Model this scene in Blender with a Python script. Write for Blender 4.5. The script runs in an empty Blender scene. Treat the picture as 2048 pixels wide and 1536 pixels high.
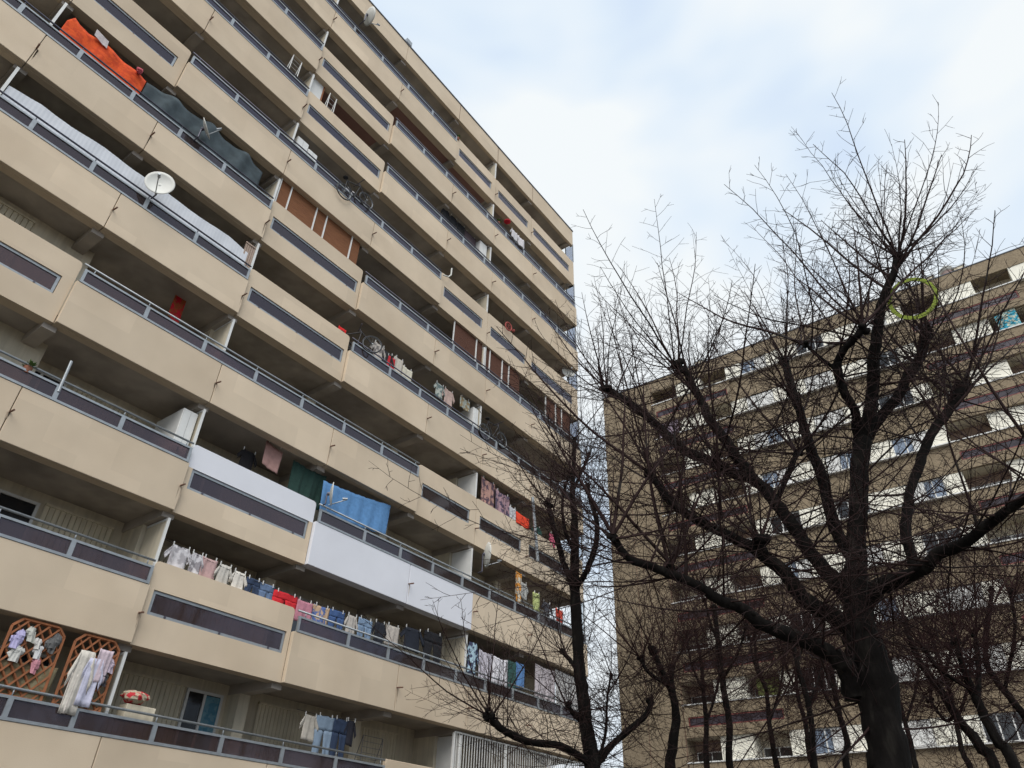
import bpy, math, random
import numpy as np
from mathutils import Vector, Matrix
random.seed(7); rng = np.random.default_rng(7)
S = bpy.context.scene; COL = S.collection
R = math.radians
# ---------------------------------------------------------------- camera
YAW, PITCH, ROLL, FPX = R(-37.584), R(35.153), R(1.8946), 1439.41
cf = Vector((math.sin(YAW)*math.cos(PITCH), math.cos(YAW)*math.cos(PITCH), math.sin(PITCH)))
r0 = Vector((math.cos(YAW), -math.sin(YAW), 0)); u0 = r0.cross(cf)
cr = r0*math.cos(ROLL)+u0*math.sin(ROLL); cu = -r0*math.sin(ROLL)+u0*math.cos(ROLL)
cam = bpy.data.cameras.new('camera'); co = bpy.data.objects.new('camera', cam); COL.objects.link(co)
cam.sensor_width = 36; cam.lens = FPX/2048*36; cam.clip_start = .05; cam.clip_end = 5000
co.matrix_world = Matrix(((cr.x, cu.x, -cf.x, 0), (cr.y, cu.y, -cf.y, 0), (cr.z, cu.z, -cf.z, 0), (0, 0, 0, 1)))
S.camera = co
S.view_settings.view_transform = 'Standard'; S.view_settings.look = 'None'
S.view_settings.exposure = 0.45; S.view_settings.gamma = 1
S.render.engine = 'CYCLES'
# ---------------------------------------------------------------- sky and light
SUN_EL, SUN_DIR = R(46), Vector((.50, -.72, 0)).normalized()
W = bpy.data.worlds.new('World'); S.world = W; W.use_nodes = True
n = W.node_tree.nodes; l = W.node_tree.links; n.clear()
out = n.new('ShaderNodeOutputWorld'); sky = n.new('ShaderNodeTexSky'); sky.sky_type = 'NISHITA'
sky.sun_disc = False; sky.sun_elevation = SUN_EL; sky.sun_rotation = math.atan2(SUN_DIR.x, SUN_DIR.y)
bs = n.new('ShaderNodeBackground'); bs.inputs[1].default_value = .12; l.new(sky.outputs[0], bs.inputs[0])
tc = n.new('ShaderNodeTexCoord'); mp = n.new('ShaderNodeMapping'); mp.inputs['Scale'].default_value = (1, 1, 1.9)
mp.inputs['Rotation'].default_value = (0, 0, R(25)); mp.inputs['Location'].default_value = (.35, .1, .4)
l.new(tc.outputs['Generated'], mp.inputs[0])
nz = n.new('ShaderNodeTexNoise'); nz.inputs['Scale'].default_value = 2.1; nz.inputs['Detail'].default_value = 3.5
nz.inputs['Roughness'].default_value = .52; nz.inputs['Distortion'].default_value = .35; l.new(mp.outputs[0], nz.inputs[0])
cr_ = n.new('ShaderNodeValToRGB'); e = cr_.color_ramp.elements
e[0].position = .36; e[0].color = (.66, .79, .99, 1); e[1].position = .60; e[1].color = (.93, .975, 1.0, 1)
m_ = cr_.color_ramp.elements.new(.46); m_.color = (.77, .88, 1.0, 1)
l.new(nz.outputs[0], cr_.inputs[0])
bc = n.new('ShaderNodeBackground'); l.new(cr_.outputs[0], bc.inputs[0]); bc.inputs[1].default_value = .715
mr = n.new('ShaderNodeMapRange'); mr.inputs[1].default_value = .36; mr.inputs[2].default_value = .5; mr.inputs[3].default_value = .96; mr.inputs[4].default_value = 1
l.new(nz.outputs[0], mr.inputs[0])
mx = n.new('ShaderNodeMixShader'); l.new(mr.outputs[0], mx.inputs[0]); l.new(bs.outputs[0], mx.inputs[1]); l.new(bc.outputs[0], mx.inputs[2])
l.new(mx.outputs[0], out.inputs[0])
sun = bpy.data.lights.new('sun', 'SUN'); sun.energy = 2.0; sun.angle = R(50); sun.color = (1, .95, .88)
so = bpy.data.objects.new('sun', sun); COL.objects.link(so)
sd = Vector((SUN_DIR.x*math.cos(SUN_EL), SUN_DIR.y*math.cos(SUN_EL), math.sin(SUN_EL)))
so.rotation_euler = sd.to_track_quat('Z', 'Y').to_euler()
# ---------------------------------------------------------------- materials
MT = {}
def mat(name, col, rough=.8, metal=0, var=.12, scale=3, bump=0, bscale=40, stretch=None, streak=0, spec=None, col2=None, c2scale=6, c2lo=.45, c2hi=.6):
    m = bpy.data.materials.new(name); m.use_nodes = True; N = m.node_tree.nodes; L = m.node_tree.links
    b = N['Principled BSDF']; b.inputs['Roughness'].default_value = rough; b.inputs['Metallic'].default_value = metal
    if spec is not None: b.inputs['Specular IOR Level'].default_value = spec
    t = N.new('ShaderNodeTexCoord'); mpn = N.new('ShaderNodeMapping'); L.new(t.outputs['Object'], mpn.inputs[0])
    if stretch: mpn.inputs['Scale'].default_value = stretch
    a = N.new('ShaderNodeTexNoise'); a.inputs['Scale'].default_value = scale; a.inputs['Detail'].default_value = 6
    L.new(mpn.outputs[0], a.inputs[0])
    rr = N.new('ShaderNodeMapRange'); rr.inputs[1].default_value = .3; rr.inputs[2].default_value = .7
    rr.inputs[3].default_value = 1-var; rr.inputs[4].default_value = 1+var*.6; L.new(a.outputs[0], rr.inputs[0])
    mul = N.new('ShaderNodeMix'); mul.data_type = 'RGBA'; mul.blend_type = 'MULTIPLY'; mul.inputs[0].default_value = 1
    cnode = N.new('ShaderNodeRGB'); cnode.outputs[0].default_value = (*col, 1); src = cnode.outputs[0]
    if col2:
        a2 = N.new('ShaderNodeTexNoise'); a2.inputs['Scale'].default_value = c2scale; a2.inputs['Detail'].default_value = 3
        L.new(mpn.outputs[0], a2.inputs[0])
        r2 = N.new('ShaderNodeMapRange'); r2.inputs[1].default_value = c2lo; r2.inputs[2].default_value = c2hi; L.new(a2.outputs[0], r2.inputs[0])
        mm = N.new('ShaderNodeMix'); mm.data_type = 'RGBA'; L.new(r2.outputs[0], mm.inputs[0]); L.new(src, mm.inputs[6]); mm.inputs[7].default_value = (*col2, 1)
        src = mm.outputs[2]
    if streak:
        ms = N.new('ShaderNodeMapping'); ms.inputs['Scale'].default_value = (5, 5, .25); L.new(t.outputs['Object'], ms.inputs[0])
        s2 = N.new('ShaderNodeTexNoise'); s2.inputs['Scale'].default_value = 2; s2.inputs['Detail'].default_value = 4; L.new(ms.outputs[0], s2.inputs[0])
        r3 = N.new('ShaderNodeMapRange'); r3.inputs[1].default_value = .35; r3.inputs[2].default_value = .75; r3.inputs[3].default_value = 1.03; r3.inputs[4].default_value = 1-streak
        L.new(s2.outputs[0], r3.inputs[0])
        m3 = N.new('ShaderNodeMix'); m3.data_type = 'RGBA'; m3.blend_type = 'MULTIPLY'; m3.inputs[0].default_value = 1
        L.new(src, m3.inputs[6]); L.new(r3.outputs[0], m3.inputs[7]); src = m3.outputs[2]
    L.new(src, mul.inputs[6]); L.new(rr.outputs[0], mul.inputs[7]); L.new(mul.outputs[2], b.inputs['Base Color'])
    if bump:
        bn = N.new('ShaderNodeTexNoise'); bn.inputs['Scale'].default_value = bscale; bn.inputs['Detail'].default_value = 5; L.new(mpn.outputs[0], bn.inputs[0])
        bp = N.new('ShaderNodeBump'); bp.inputs['Strength'].default_value = bump; bp.inputs['Distance'].default_value = .02
        L.new(bn.outputs[0], bp.inputs['Height']); L.new(bp.outputs[0], b.inputs['Normal'])
    MT[name] = m; return m
def glass(name, tint, refl=.5):
    m = bpy.data.materials.new(name); m.use_nodes = True; N = m.node_tree.nodes; L = m.node_tree.links; N.clear()
    o = N.new('ShaderNodeOutputMaterial'); g = N.new('ShaderNodeBsdfGlossy'); g.inputs['Roughness'].default_value = .06
    g.inputs['Color'].default_value = (.72, .76, .95, 1)
    tr = N.new('ShaderNodeBsdfTransparent'); tr.inputs[0].default_value = (*tint, 1)
    df = N.new('ShaderNodeBsdfDiffuse'); df.inputs[0].default_value = (tint[0]*.2, tint[1]*.2, tint[2]*.2, 1)
    m0 = N.new('ShaderNodeMixShader'); m0.inputs[0].default_value = .35; L.new(tr.outputs[0], m0.inputs[1]); L.new(df.outputs[0], m0.inputs[2])
    fr = N.new('ShaderNodeFresnel'); fr.inputs[0].default_value = 1.5
    mu = N.new('ShaderNodeMath'); mu.operation = 'MULTIPLY_ADD'; mu.inputs[1].default_value = refl*2; mu.inputs[2].default_value = 0; mu.use_clamp = True
    L.new(fr.outputs[0], mu.inputs[0])
    mx = N.new('ShaderNodeMixShader'); L.new(mu.outputs[0], mx.inputs[0]); L.new(m0.outputs[0], mx.inputs[1]); L.new(g.outputs[0], mx.inputs[2])
    L.new(mx.outputs[0], o.inputs[0]); MT[name] = m
beige = mat('beige_render', (.63, .52, .39), .9, var=.07, scale=.9, bump=.12, bscale=60, spec=.2, col2=(.585, .475, .35), c2scale=.5, c2lo=.42, c2hi=.66)
def add_patches(m):    # rectangles of newer paint
    N = m.node_tree.nodes; L = m.node_tree.links; b = N['Principled BSDF']; src = b.inputs['Base Color'].links[0].from_socket
    t = N.new('ShaderNodeTexCoord'); sx = N.new('ShaderNodeSeparateXYZ'); L.new(t.outputs['Object'], sx.inputs[0])
    cx = N.new('ShaderNodeCombineXYZ'); L.new(sx.outputs[1], cx.inputs[0]); L.new(sx.outputs[2], cx.inputs[1])
    br = N.new('ShaderNodeTexBrick'); L.new(cx.outputs[0], br.inputs[0]); br.inputs['Scale'].default_value = 1
    br.inputs['Color1'].default_value = (1, 1, 1, 1); br.inputs['Color2'].default_value = (1.3, 1.3, 1.3, 1); br.inputs['Mortar Size'].default_value = 0
    br.inputs['Brick Width'].default_value = 1.37; br.inputs['Row Height'].default_value = .62; br.inputs['Bias'].default_value = -.55
    mu = N.new('ShaderNodeMix'); mu.data_type = 'RGBA'; mu.blend_type = 'MULTIPLY'; mu.inputs[0].default_value = .55
    L.new(src, mu.inputs[6]); L.new(br.outputs[0], mu.inputs[7])
    oi = N.new('ShaderNodeObjectInfo'); orr = N.new('ShaderNodeMapRange'); orr.inputs[3].default_value = .92; orr.inputs[4].default_value = 1.04; L.new(oi.outputs['Random'], orr.inputs[0])
    mo = N.new('ShaderNodeMix'); mo.data_type = 'RGBA'; mo.blend_type = 'MULTIPLY'; mo.inputs[0].default_value = 1; L.new(mu.outputs[2], mo.inputs[6]); L.new(orr.outputs[0], mo.inputs[7])
    L.new(mo.outputs[2], b.inputs['Base Color'])
add_patches(beige)
mat('white_paint', (.72, .73, .78), .8, var=.04, scale=1.2, bump=.05)
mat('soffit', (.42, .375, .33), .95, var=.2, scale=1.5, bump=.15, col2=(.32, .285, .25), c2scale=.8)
mat('pink_soffit', (.30, .17, .15), .95, var=.1)
mat('loggia_wall', (.66, .59, .455), .9, var=.16, scale=1.2, streak=.2)
mat('frame_metal', (.33, .355, .375), .45, .5, var=.15, scale=8)
mat('dark_metal', (.10, .10, .13), .5, .6, var=.2)
mat('stain', (.43, .34, .25), .95, var=.25, scale=12); mat('rust', (.16, .085, .06), .9, var=.3, scale=20)
mat('shutter', (.68, .61, .46), .7, var=.12, scale=2, streak=.2)
mat('white_frame', (.70, .70, .68), .6, var=.08)
mat('dark_glass', (.012, .014, .018), .12, var=.2, spec=.8)
glass('smoked_glass', (.50, .37, .35), .55); glass('clear_glass', (.9, .93, .95), .3)
MT['clear_glass'].node_tree.nodes['Mix Shader'].inputs[0].default_value = .05
mat('roof_edge', (.05, .06, .08), .6, var=.1)
mat('brown_gravel', (.285, .225, .15), .95, var=.2, scale=9, bump=.6, bscale=25, col2=(.22, .17, .112), c2scale=26)
mat('cream_panel', (.84, .81, .70), .85, var=.05, streak=.06)
mat('red_frame', (.20, .05, .045), .6, var=.3)
mat('purple_glass', (.06, .05, .062), .3, var=.6, scale=1.2, spec=.3)
mat('loggia_brown', (.30, .21, .16), .9, var=.2)
mat('asphalt', (.05, .05, .05), .95, var=.2, bump=.3)
mat('grass_ground', (.12, .11, .095), 1, var=.3, scale=2)
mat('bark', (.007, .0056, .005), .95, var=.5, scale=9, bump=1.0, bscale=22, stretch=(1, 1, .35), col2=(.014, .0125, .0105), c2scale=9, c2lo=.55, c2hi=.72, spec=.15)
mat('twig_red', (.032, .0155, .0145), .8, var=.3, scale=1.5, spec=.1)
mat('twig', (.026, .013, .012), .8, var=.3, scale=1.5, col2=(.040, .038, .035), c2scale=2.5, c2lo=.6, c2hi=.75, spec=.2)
mat('reed', (.22, .088, .036), .9, var=.35, scale=3, stretch=(8, 1, 30)); mat('reed_dark', (.105, .040, .022), .9, var=.35, scale=3, stretch=(8, 1, 30))
mat('wood', (.27, .095, .035), .8, var=.25, scale=6); mat('dish_white', (.62, .62, .58), .5, var=.1); mat('black', (.012, .012, .015), .6)
mat('hoop', (.36, .46, .05), .6, var=.3, scale=9)
_cl = {}
def cloth(c, stripe=None):
    k = (c, stripe)
    if k not in _cl:
        m = mat('cloth_%d' % len(_cl), c, .95, var=.14, scale=9, bump=.6, bscale=14, col2=stripe if stripe else None, c2scale=7, c2lo=.47, c2hi=.53)
        _cl[k] = m
    return _cl[k]
# ---------------------------------------------------------------- mesh helpers
class MB:
    def __init__(s): s.v = []; s.f = []; s.m = []
    def face(s, pts, mi=0):
        b = len(s.v); s.v += [tuple(p) for p in pts]; s.f.append(tuple(range(b, b+len(pts)))); s.m.append(mi)
    def box(s, x0, x1, y0, y1, z0, z1, mi=0):
        b = len(s.v)
        s.v += [(x0, y0, z0), (x1, y0, z0), (x1, y1, z0), (x0, y1, z0), (x0, y0, z1), (x1, y0, z1), (x1, y1, z1), (x0, y1, z1)]
        for q in ((0, 3, 2, 1), (4, 5, 6, 7), (0, 1, 5, 4), (1, 2, 6, 5), (2, 3, 7, 6), (3, 0, 4, 7)):
            s.f.append(tuple(b+i for i in q)); s.m.append(mi)
        return s
    def tube(s, pts, rad, sides=8, mi=0, cap=True, jit=0):
        pts = [Vector(p) for p in pts]; nn = len(pts)
        if not hasattr(rad, '__len__'): rad = [rad]*nn
        b = len(s.v); u = None
        for i, p in enumerate(pts):
            t = (pts[min(i+1, nn-1)]-pts[max(i-1, 0)]).normalized()
            if u is None: u = t.cross(Vector((.31, .17, .93))); u = u.normalized() if u.length > .05 else t.cross(Vector((1, 0, 0))).normalized()
            u = (u-t*u.dot(t)).normalized(); w = t.cross(u)
            for k in range(sides):
                a = 2*math.pi*k/sides; r = rad[i]*(1+(random.uniform(-jit, jit) if jit else 0))
                s.v.append(tuple(p+u*(r*math.cos(a))+w*(r*math.sin(a))))
        for i in range(nn-1):
            for k in range(sides):
                a = b+i*sides+k; c = b+i*sides+(k+1) % sides
                s.f.append((a, c, c+sides, a+sides)); s.m.append(mi)
        if cap:
            s.f.append(tuple(b+k for k in range(sides-1, -1, -1))); s.m.append(mi)
            s.f.append(tuple(b+(nn-1)*sides+k for k in range(sides))); s.m.append(mi)
        return s
    def blob(s, c, r, n=8, jit=.2, sc=(1, 1, 1), mi=0):
        c = Vector(c); b = len(s.v); rows = n//2
        for i in range(rows+1):
            th = math.pi*i/rows
            for k in range(n):
                a = 2*math.pi*k/n; rr = r*(1+random.uniform(-jit, jit))
                s.v.append((c.x+sc[0]*rr*math.sin(th)*math.cos(a), c.y+sc[1]*rr*math.sin(th)*math.sin(a), c.z+sc[2]*rr*math.cos(th)))
        for i in range(rows):
            for k in range(n):
                a = b+i*n+k; d = b+i*n+(k+1) % n; s.f.append((a, a+n, d+n, d)); s.m.append(mi)
        return s
    def patch(s, tl, tr, br, bl, nu=12, nv=10, amp=.03, fr=3, ph=0, wave=0, axis=(1, 0, 0), mi=0):
        """cloth: bilinear quad with folds along its height"""
        tl, tr, br, bl = map(Vector, (tl, tr, br, bl)); ax = Vector(axis); b = len(s.v)
        for j in range(nv+1):
            v = j/nv
            for i in range(nu+1):
                u = i/nu; p = tl.lerp(tr, u).lerp(bl.lerp(br, u), v)
                d = amp*((.35+.65*v)*math.sin(u*fr*6.28+ph+v*.8)+.4*math.sin(u*fr*15+ph*2.3+v*2))
                p = p+ax*d; p.z -= wave*4*u*(1-u)*(1-v)+wave*.25*math.sin(u*21+ph)*v
                s.v.append(tuple(p))
        for j in range(nv):
            for i in range(nu):
                a = b+j*(nu+1)+i; s.f.append((a, a+nu+1, a+nu+2, a+1)); s.m.append(mi)
        return s
    def build(s, name, mats, parent=None, smooth=False, solid=0, bevel=0):
        me = bpy.data.meshes.new(name); me.from_pydata(s.v, [], s.f); me.update()
        if not isinstance(mats, (list, tuple)): mats = [mats]
        for m in mats: me.materials.append(MT[m] if isinstance(m, str) else m)
        if any(s.m): me.polygons.foreach_set('material_index', s.m)
        if smooth: me.polygons.foreach_set('use_smooth', [True]*len(me.polygons))
        o = bpy.data.objects.new(name, me); COL.objects.link(o)
        if parent: o.parent = parent; o.matrix_parent_inverse = Matrix.Translation(-Vector(parent.location)) if not parent.parent and parent.type == 'EMPTY' else Matrix()
        if solid: q = o.modifiers.new('s', 'SOLIDIFY'); q.thickness = solid
        if bevel: q = o.modifiers.new('b', 'BEVEL'); q.width = bevel; q.segments = 1; q.limit_method = 'ANGLE'
        return o
def parent_loc(o):
    v = Vector(o.location)
    while o.parent: o = o.parent; v = v + Vector(o.location)
    return v
def tag(o, label, cat, group=None, kind=None):
    if label: o['label'] = label
    if cat: o['category'] = cat
    if group: o['group'] = group
    if kind: o['kind'] = kind
    return o
def thing(name, loc, label, cat, group=None):
    o = bpy.data.objects.new(name, None); COL.objects.link(o); o.location = loc; o.empty_display_size = .2
    return tag(o, label, cat, group)
def ray(px, py): return cr*((px-1024)/FPX)-cu*((py-768)/FPX)+cf
def at_dist(px, py, rad):      # a point at horizontal distance rad
    d = ray(px, py); return d*(rad/math.hypot(d.x, d.y))
# ---------------------------------------------------------------- ground
G = -1.6
tag(MB().box(-400, 400, -400, 400, G-.5, G).build('ground', 'grass_ground'), None, None, kind='structure')
tag(MB().box(-14.0, -9.5, -60, 60, G+.004, G+.12).build('pavement', 'asphalt'), None, None, kind='structure')
tag(MB().box(-60, 60, 30, 37, G+.004, G+.02).build('road', 'asphalt'), None, None, kind='structure')
# ================================================================ BUILDING A (balconies)
XR, XS, XW = -14.5, -14.6, -16.35        # parapet planes and the back wall
XB = -27
GA = [-7.0, -3.1, .55, 3.4, 7.05, 10.72, 14.3, 17.2, 20.15, 24.05]
YE = 24.05
A = thing('apartment_building', (-20, 8, G), 'long beige ten storey apartment block with rows of open balconies, filling the left half', 'apartment building')
def zb(f): return 3.73+2.8*(f-1)
def kinds(f):    # per bay of GA
    if f == 0: return ['r', 'r', 'r', 'r', 'r', 'r', 's0', 's0', 's0']
    if f % 3 == 0: return ['s', 's', 's', 'r', 'r', 'r', 's', 's', 's']
    return ['r', 'r', 'r', 'r', 's', 'r', 'r', 'r', 'r']
SLOT = {(.55, 3.4): (.8, 3.15), (7.05, 10.72): (7.2, 10.6), (14.3, 17.2): (14.52, 16.9), (17.2, 20.15): (17.42, 19.85), (20.15, 24.05): (20.3, 23.6), (-3.1, .55): (-2.8, .3), (-7.0, -3.1): (-6.8, -3.4)}
# mass behind the loggias
w = MB(); w.box(XB, XW, -7, YE-.02, G, 30.2); w.build('back_wall', 'loggia_wall', A)
w = MB(); w.box(XB+.02, XW, YE-.02, YE+.02, G, 30.25); w.box(XW, XR-.35, -7, YE, G, zb(0)+.1); w.build('end_wall', 'beige_render', A)
for f in range(0, 11):
    z = zb(f) if f < 10 else 29.1
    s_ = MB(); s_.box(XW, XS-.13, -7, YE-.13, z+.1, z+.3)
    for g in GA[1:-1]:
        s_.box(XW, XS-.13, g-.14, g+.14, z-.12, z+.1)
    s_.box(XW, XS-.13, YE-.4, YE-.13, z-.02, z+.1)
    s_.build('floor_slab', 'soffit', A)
# piers and partition screens
for f in range(0, 10):
    z = zb(f)+.3; top = zb(f+1)+.1 if f < 9 else 29.2
    for g in (-3.1, 3.4, 10.72, 14.3, 20.15): MB().box(XW, XW+.5, g-.15, g+.15, z, top-.22).build('pier', 'loggia_wall', A)
    for g in (.5, 7.05, 17.15): MB().box(XW, XW+.85, g-.1, g+.1, z, top-.22).build('pier', 'loggia_wall', A)
    for g in (.5, 7.05, 17.15):
        q = MB(); q.box(XW+.87, XS-.05, g-.012, g+.012, z+.1, top-.3)
        pp = q.build('partition_screen', 'white_frame' if f in (0, 2, 3) and g > 10 else 'loggia_wall', A)
        fr = MB(); fr.box(XS-.05, XS-.01, g-.03, g+.03, z, top-.25); fr.box(XW+.9, XS-.05, g-.025, g+.025, top-.30, top-.25)
        fr.build('screen_frame', 'white_frame', pp)
# parapets, slots, railings
zs0, zs1 = .62, 1.12
for f in range(0, 10):
    K = kinds(f); z = zb(f)
    for i, k in enumerate(K):
        y0, y1 = GA[i], GA[i+1]
        if k == 'r' and y0 == 14.3: y0 = 14.3
        g = .009
        white = (f == 2 and y0 in (10.72, 14.3)); m = 'white_paint' if white else 'beige_render'
        if k == 'r':
            p = MB(); p.box(XR-.12, XR, y0+g, y1-g, z, z+1.15); p.box(XR-.30, XR-.121, y0+g, y1-g, z, z+.1)
            p.build('parapet', [m], A, bevel=.008)
            continue
        p = MB()
        if k == 's0':
            p.box(XS-.12, XS, y0+g, y1-g, z, z+1.70); p.build('parapet', [m], A, bevel=.01); continue
        a, b = SLOT[(y0, y1)]
        wt = 1 if (f == 2 and y0 == 7.05) else 0
        p.box(XS-.12, XS, y0+g, y1-g, z, z+zs0); p.box(XS-.30, XS-.121, y0+g, y1-g, z, z+.1)
        p.box(XS-.12, XS, y0+g, a, z+zs0, z+zs1); p.box(XS-.12, XS, b, y1-g, z+zs0, z+zs1)
        c_ = .08   # top corners cut
        zt = z+1.70
        prof = [(y0+g, z+zs1), (y1-g, z+zs1), (y1-g, zt-c_), (y1-g-c_*.3, zt-c_*.3), (y1-g-c_, zt), (y0+g+c_, zt), (y0+g+c_*.3, zt-c_*.3), (y0+g, zt-c_)]
        p.face([(XS, y, q) for y, q in prof], wt); p.face([(XS-.12, y, q) for y, q in reversed(prof)], wt)
        for j in range(8):
            (ya, za), (yb_, zb_) = prof[j], prof[(j+1) % 8]
            p.face([(XS, ya, za), (XS-.12, ya, za), (XS-.12, yb_, zb_), (XS, yb_, zb_)], wt)
        o = p.build('parapet', [m, 'white_paint'], A)
        # slot window
        q = MB(); t = .055
        for (ya, yb_, za, zb_) in ((a+.015, b-.015, zs0+.01, zs0+.01+t), (a+.015, b-.015, zs1-.01-t, zs1-.01)):
            q.box(XS-.075, XS-.03, ya, yb_, z+za, z+zb_)
        for ya in (a+.015, b-.015-t): q.box(XS-.075, XS-.03, ya, ya+t, z+zs0+.01+t, z+zs1-.01-t)
        fo = q.build('slot_window', 'frame_metal', A)
        q = MB(); q.box(XS-.06, XS-.05, a+.05, b-.05, z+zs0+.06, z+zs1-.06); q.build('pane', 'smoked_glass', fo)
        # concealed dark edges around the opening: latches
        q = MB()
        for yy in np.linspace(a+.4, b-.4, 3): q.box(XS-.03, XS-.005, yy-.02, yy+.02, z+zs0+.02, z+zs0+.06)
        q.build('latch', 'dark_metal', fo)
    # railings as runs
    runs = []
    if f == 0: runs = [(-7, 14.2, [-5.7, -4.3, -2.9, -1.5, -.1, 1.27, 2.63, 4.0, 5.35, 6.46, 8.0, 9.5, 11.05, 12.6])]
    elif f % 3 == 0: runs = [(3.45, 14.2, [4.96, 6.48, 8.0, 9.52, 11.05, 12.57])]
    else: runs = [(-7, 7.0, [-5.7, -4.3, -2.9, -1.5, -.1, 1.27, 2.63, 3.98, 5.35]), (10.80, 23.95, [12.42, 13.84, 15.24, 16.63, 18.02, 19.42, 20.83, 22.21])]
    for (a, b, posts) in runs:
        q = MB(); z0, z1 = z+1.155, z+1.53
        q.box(XR-.06, XR+.012, a, b, z0, z0+.05); q.box(XR-.06, XR+.0, a, b, z1-.045, z1)
        for yy in [a+.03]+posts+[b-.03]:
            ww = .045 if yy in posts else .03
            q.box(XR-.05, XR+.006, yy-ww, yy+ww, z0+.05, z1-.045)
        ro = q.build('railing', 'frame_metal', A)
        q = MB(); zh = z+1.65
        q.tube([(XR-.03, a-.05, zh), (XR-.03, b, zh)], .024, 8)
        for yy in [a+.2]+posts+[b-.15]: q.tube([(XR-.03, yy, z1-.005), (XR-.03, yy, zh)], .013, 6)
        q.build('handrail', 'frame_metal' if f < 4 else 'dark_metal', ro, smooth=True)
        q = MB(); q.box(XR-.035, XR-.025, a+.05, b-.05, z0+.05, z1-.045); q.build('glass_pane', 'smoked_glass', ro)
    # rain spouts at the joints
    js = [.55, 3.4, 7.0, 17.25, 20.2] if (f % 3 and f) else ([7.05, 10.72] if f else [7.05, 10.7])
    if f % 3 and f: js.append(14.32)
    if f % 3 == 0 and f: js += [17.2, 20.12]
    q = MB()
    for yy in js:
        x0 = XR if K[min(i for i in range(9) if GA[i+1] >= yy-.01)] == 'r' else XS
        q = MB().tube([(x0-.05, yy, z+.58), (x0+.19, yy+random.uniform(-.02, .02), z+.56+random.uniform(-.02, .01))], .02, 8)
        n_ = random.randint(1, 3)
        for _ in range(n_):
            dy = random.uniform(-.03, .05); ww = random.uniform(.008, .022); L_ = random.uniform(.12, .5); xx = x0+.0015
            q.face([(xx, yy+dy-ww, z+.56), (xx, yy+dy+ww, z+.56), (xx, yy+dy+ww*.7, z+.56-L_*.6), (xx, yy+dy, z+.56-L_), (xx, yy+dy-ww*.6, z+.56-L_*.5)], 1)
            xx += .0015
        q.build('drain_spout', ['rust', 'stain'], A)
# roof fascia
q = MB()
for i in range(9): q.box(XS-.15, XS, GA[i]+.009, GA[i+1]-.009, 29.1, 30.24)
q.build('roof_fascia', 'beige_render', A)
q = MB(); q.box(XS-.2, XS+.03, -7, YE+.03, 30.24, 30.31); q.box(XB, XS-.2, YE-.1, YE+.03, 30.24, 30.31); q.build('roof_edge', 'roof_edge', A)
q = MB(); q.box(XB, XS-.16, -7, YE-.1, 29.31, 30.2); q.build('roof', 'soffit', A)
q = MB()
for yy in (6.95, 14.3, 17.25, 20.2): q.box(XS, XS+.003, yy-.011, yy+.011, 29.1, 30.24)
q.build('joint_seal', 'rust', A)
q = MB(); q.tube([(XS-.35, 10.88, 30.2), (XS-.35, 10.88, 31.0)], .05, 8); q.box(XS-.5, XS-.2, 10.72, 11.04, 30.85, 31.12)
tag(q.build('chimney_vent', 'frame_metal'), 'small grey metal flue poking above the roof edge of the beige block', 'vent')
# end returns of parapets on the gable and clear wind screens
for f in range(1, 10):
    z = zb(f); xe = XW+.1
    q = MB(); h = 1.70 if f % 3 == 0 else 1.15
    q.box(XW, XR-.125, YE-.12, YE, z, z+h); q.build('end_parapet', 'beige_render', A)
    q = MB()
    for xx in (XR-.08, XR-.55): q.box(xx-.02, xx+.02, YE-.07, YE-.03, z+h, (zb(f+1) if f < 9 else 29.1)+.08)
    fo = q.build('wind_screen', 'frame_metal', A)
    q = MB(); q.box(XR-.53, XR-.1, YE-.055, YE-.045, z+h, (zb(f+1) if f < 9 else 29.1)+.05); q.build('glass_pane', 'clear_glass', fo)
# painted ceiling of one loggia
for (f, a, b) in ((9, 10.9, 16.9), (8, 7.2, 10.4)):
    q = MB(); q.box(XW+.02, XS-.16, a, b, zb(f)+.085, zb(f)+.096); q.build('painted_ceiling', 'pink_soffit', A)
# back wall openings
def shutter(y0, y1, z0, z1, x=XW+.02, m='shutter'):
    q = MB(); nn = max(2, int((y1-y0)/.11)); dy = (y1-y0)/nn
    for i in range(nn):
        ya = y0+i*dy
        q.face([(x+.03, ya, z0), (x+.03, ya+dy*.82, z0), (x+.03, ya+dy*.82, z1), (x+.03, ya, z1)])
        q.face([(x+.03, ya+dy*.82, z0), (x, ya+dy*.9, z0), (x, ya+dy*.9, z1), (x+.03, ya+dy*.82, z1)])
        q.face([(x, ya+dy*.9, z0), (x+.03, ya+dy, z0), (x+.03, ya+dy, z1), (x, ya+dy*.9, z1)])
    q.box(x-.01, x+.06, y0, y1, z1, z1+.05)
    return q.build('shutter', m, A)
def window(y0, y1, z0, z1, x=XW+.01):
    q = MB(); t = .06
    for a, b, c, d in ((y0, y1, z0, z0+t), (y0, y1, z1-t, z1), (y0, y0+t, z0+t, z1-t), (y1-t, y1, z0+t, z1-t), ((y0+y1)/2-t/2, (y0+y1)/2+t/2, z0+t, z1-t)): q.box(x, x+.05, a, b, c, d)
    fo = q.build('window', 'white_frame', A)
    q = MB(); q.box(x+.005, x+.02, y0+t, y1-t, z0+t, z1-t); q.build('pane', 'dark_glass', fo)
    return fo
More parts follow.
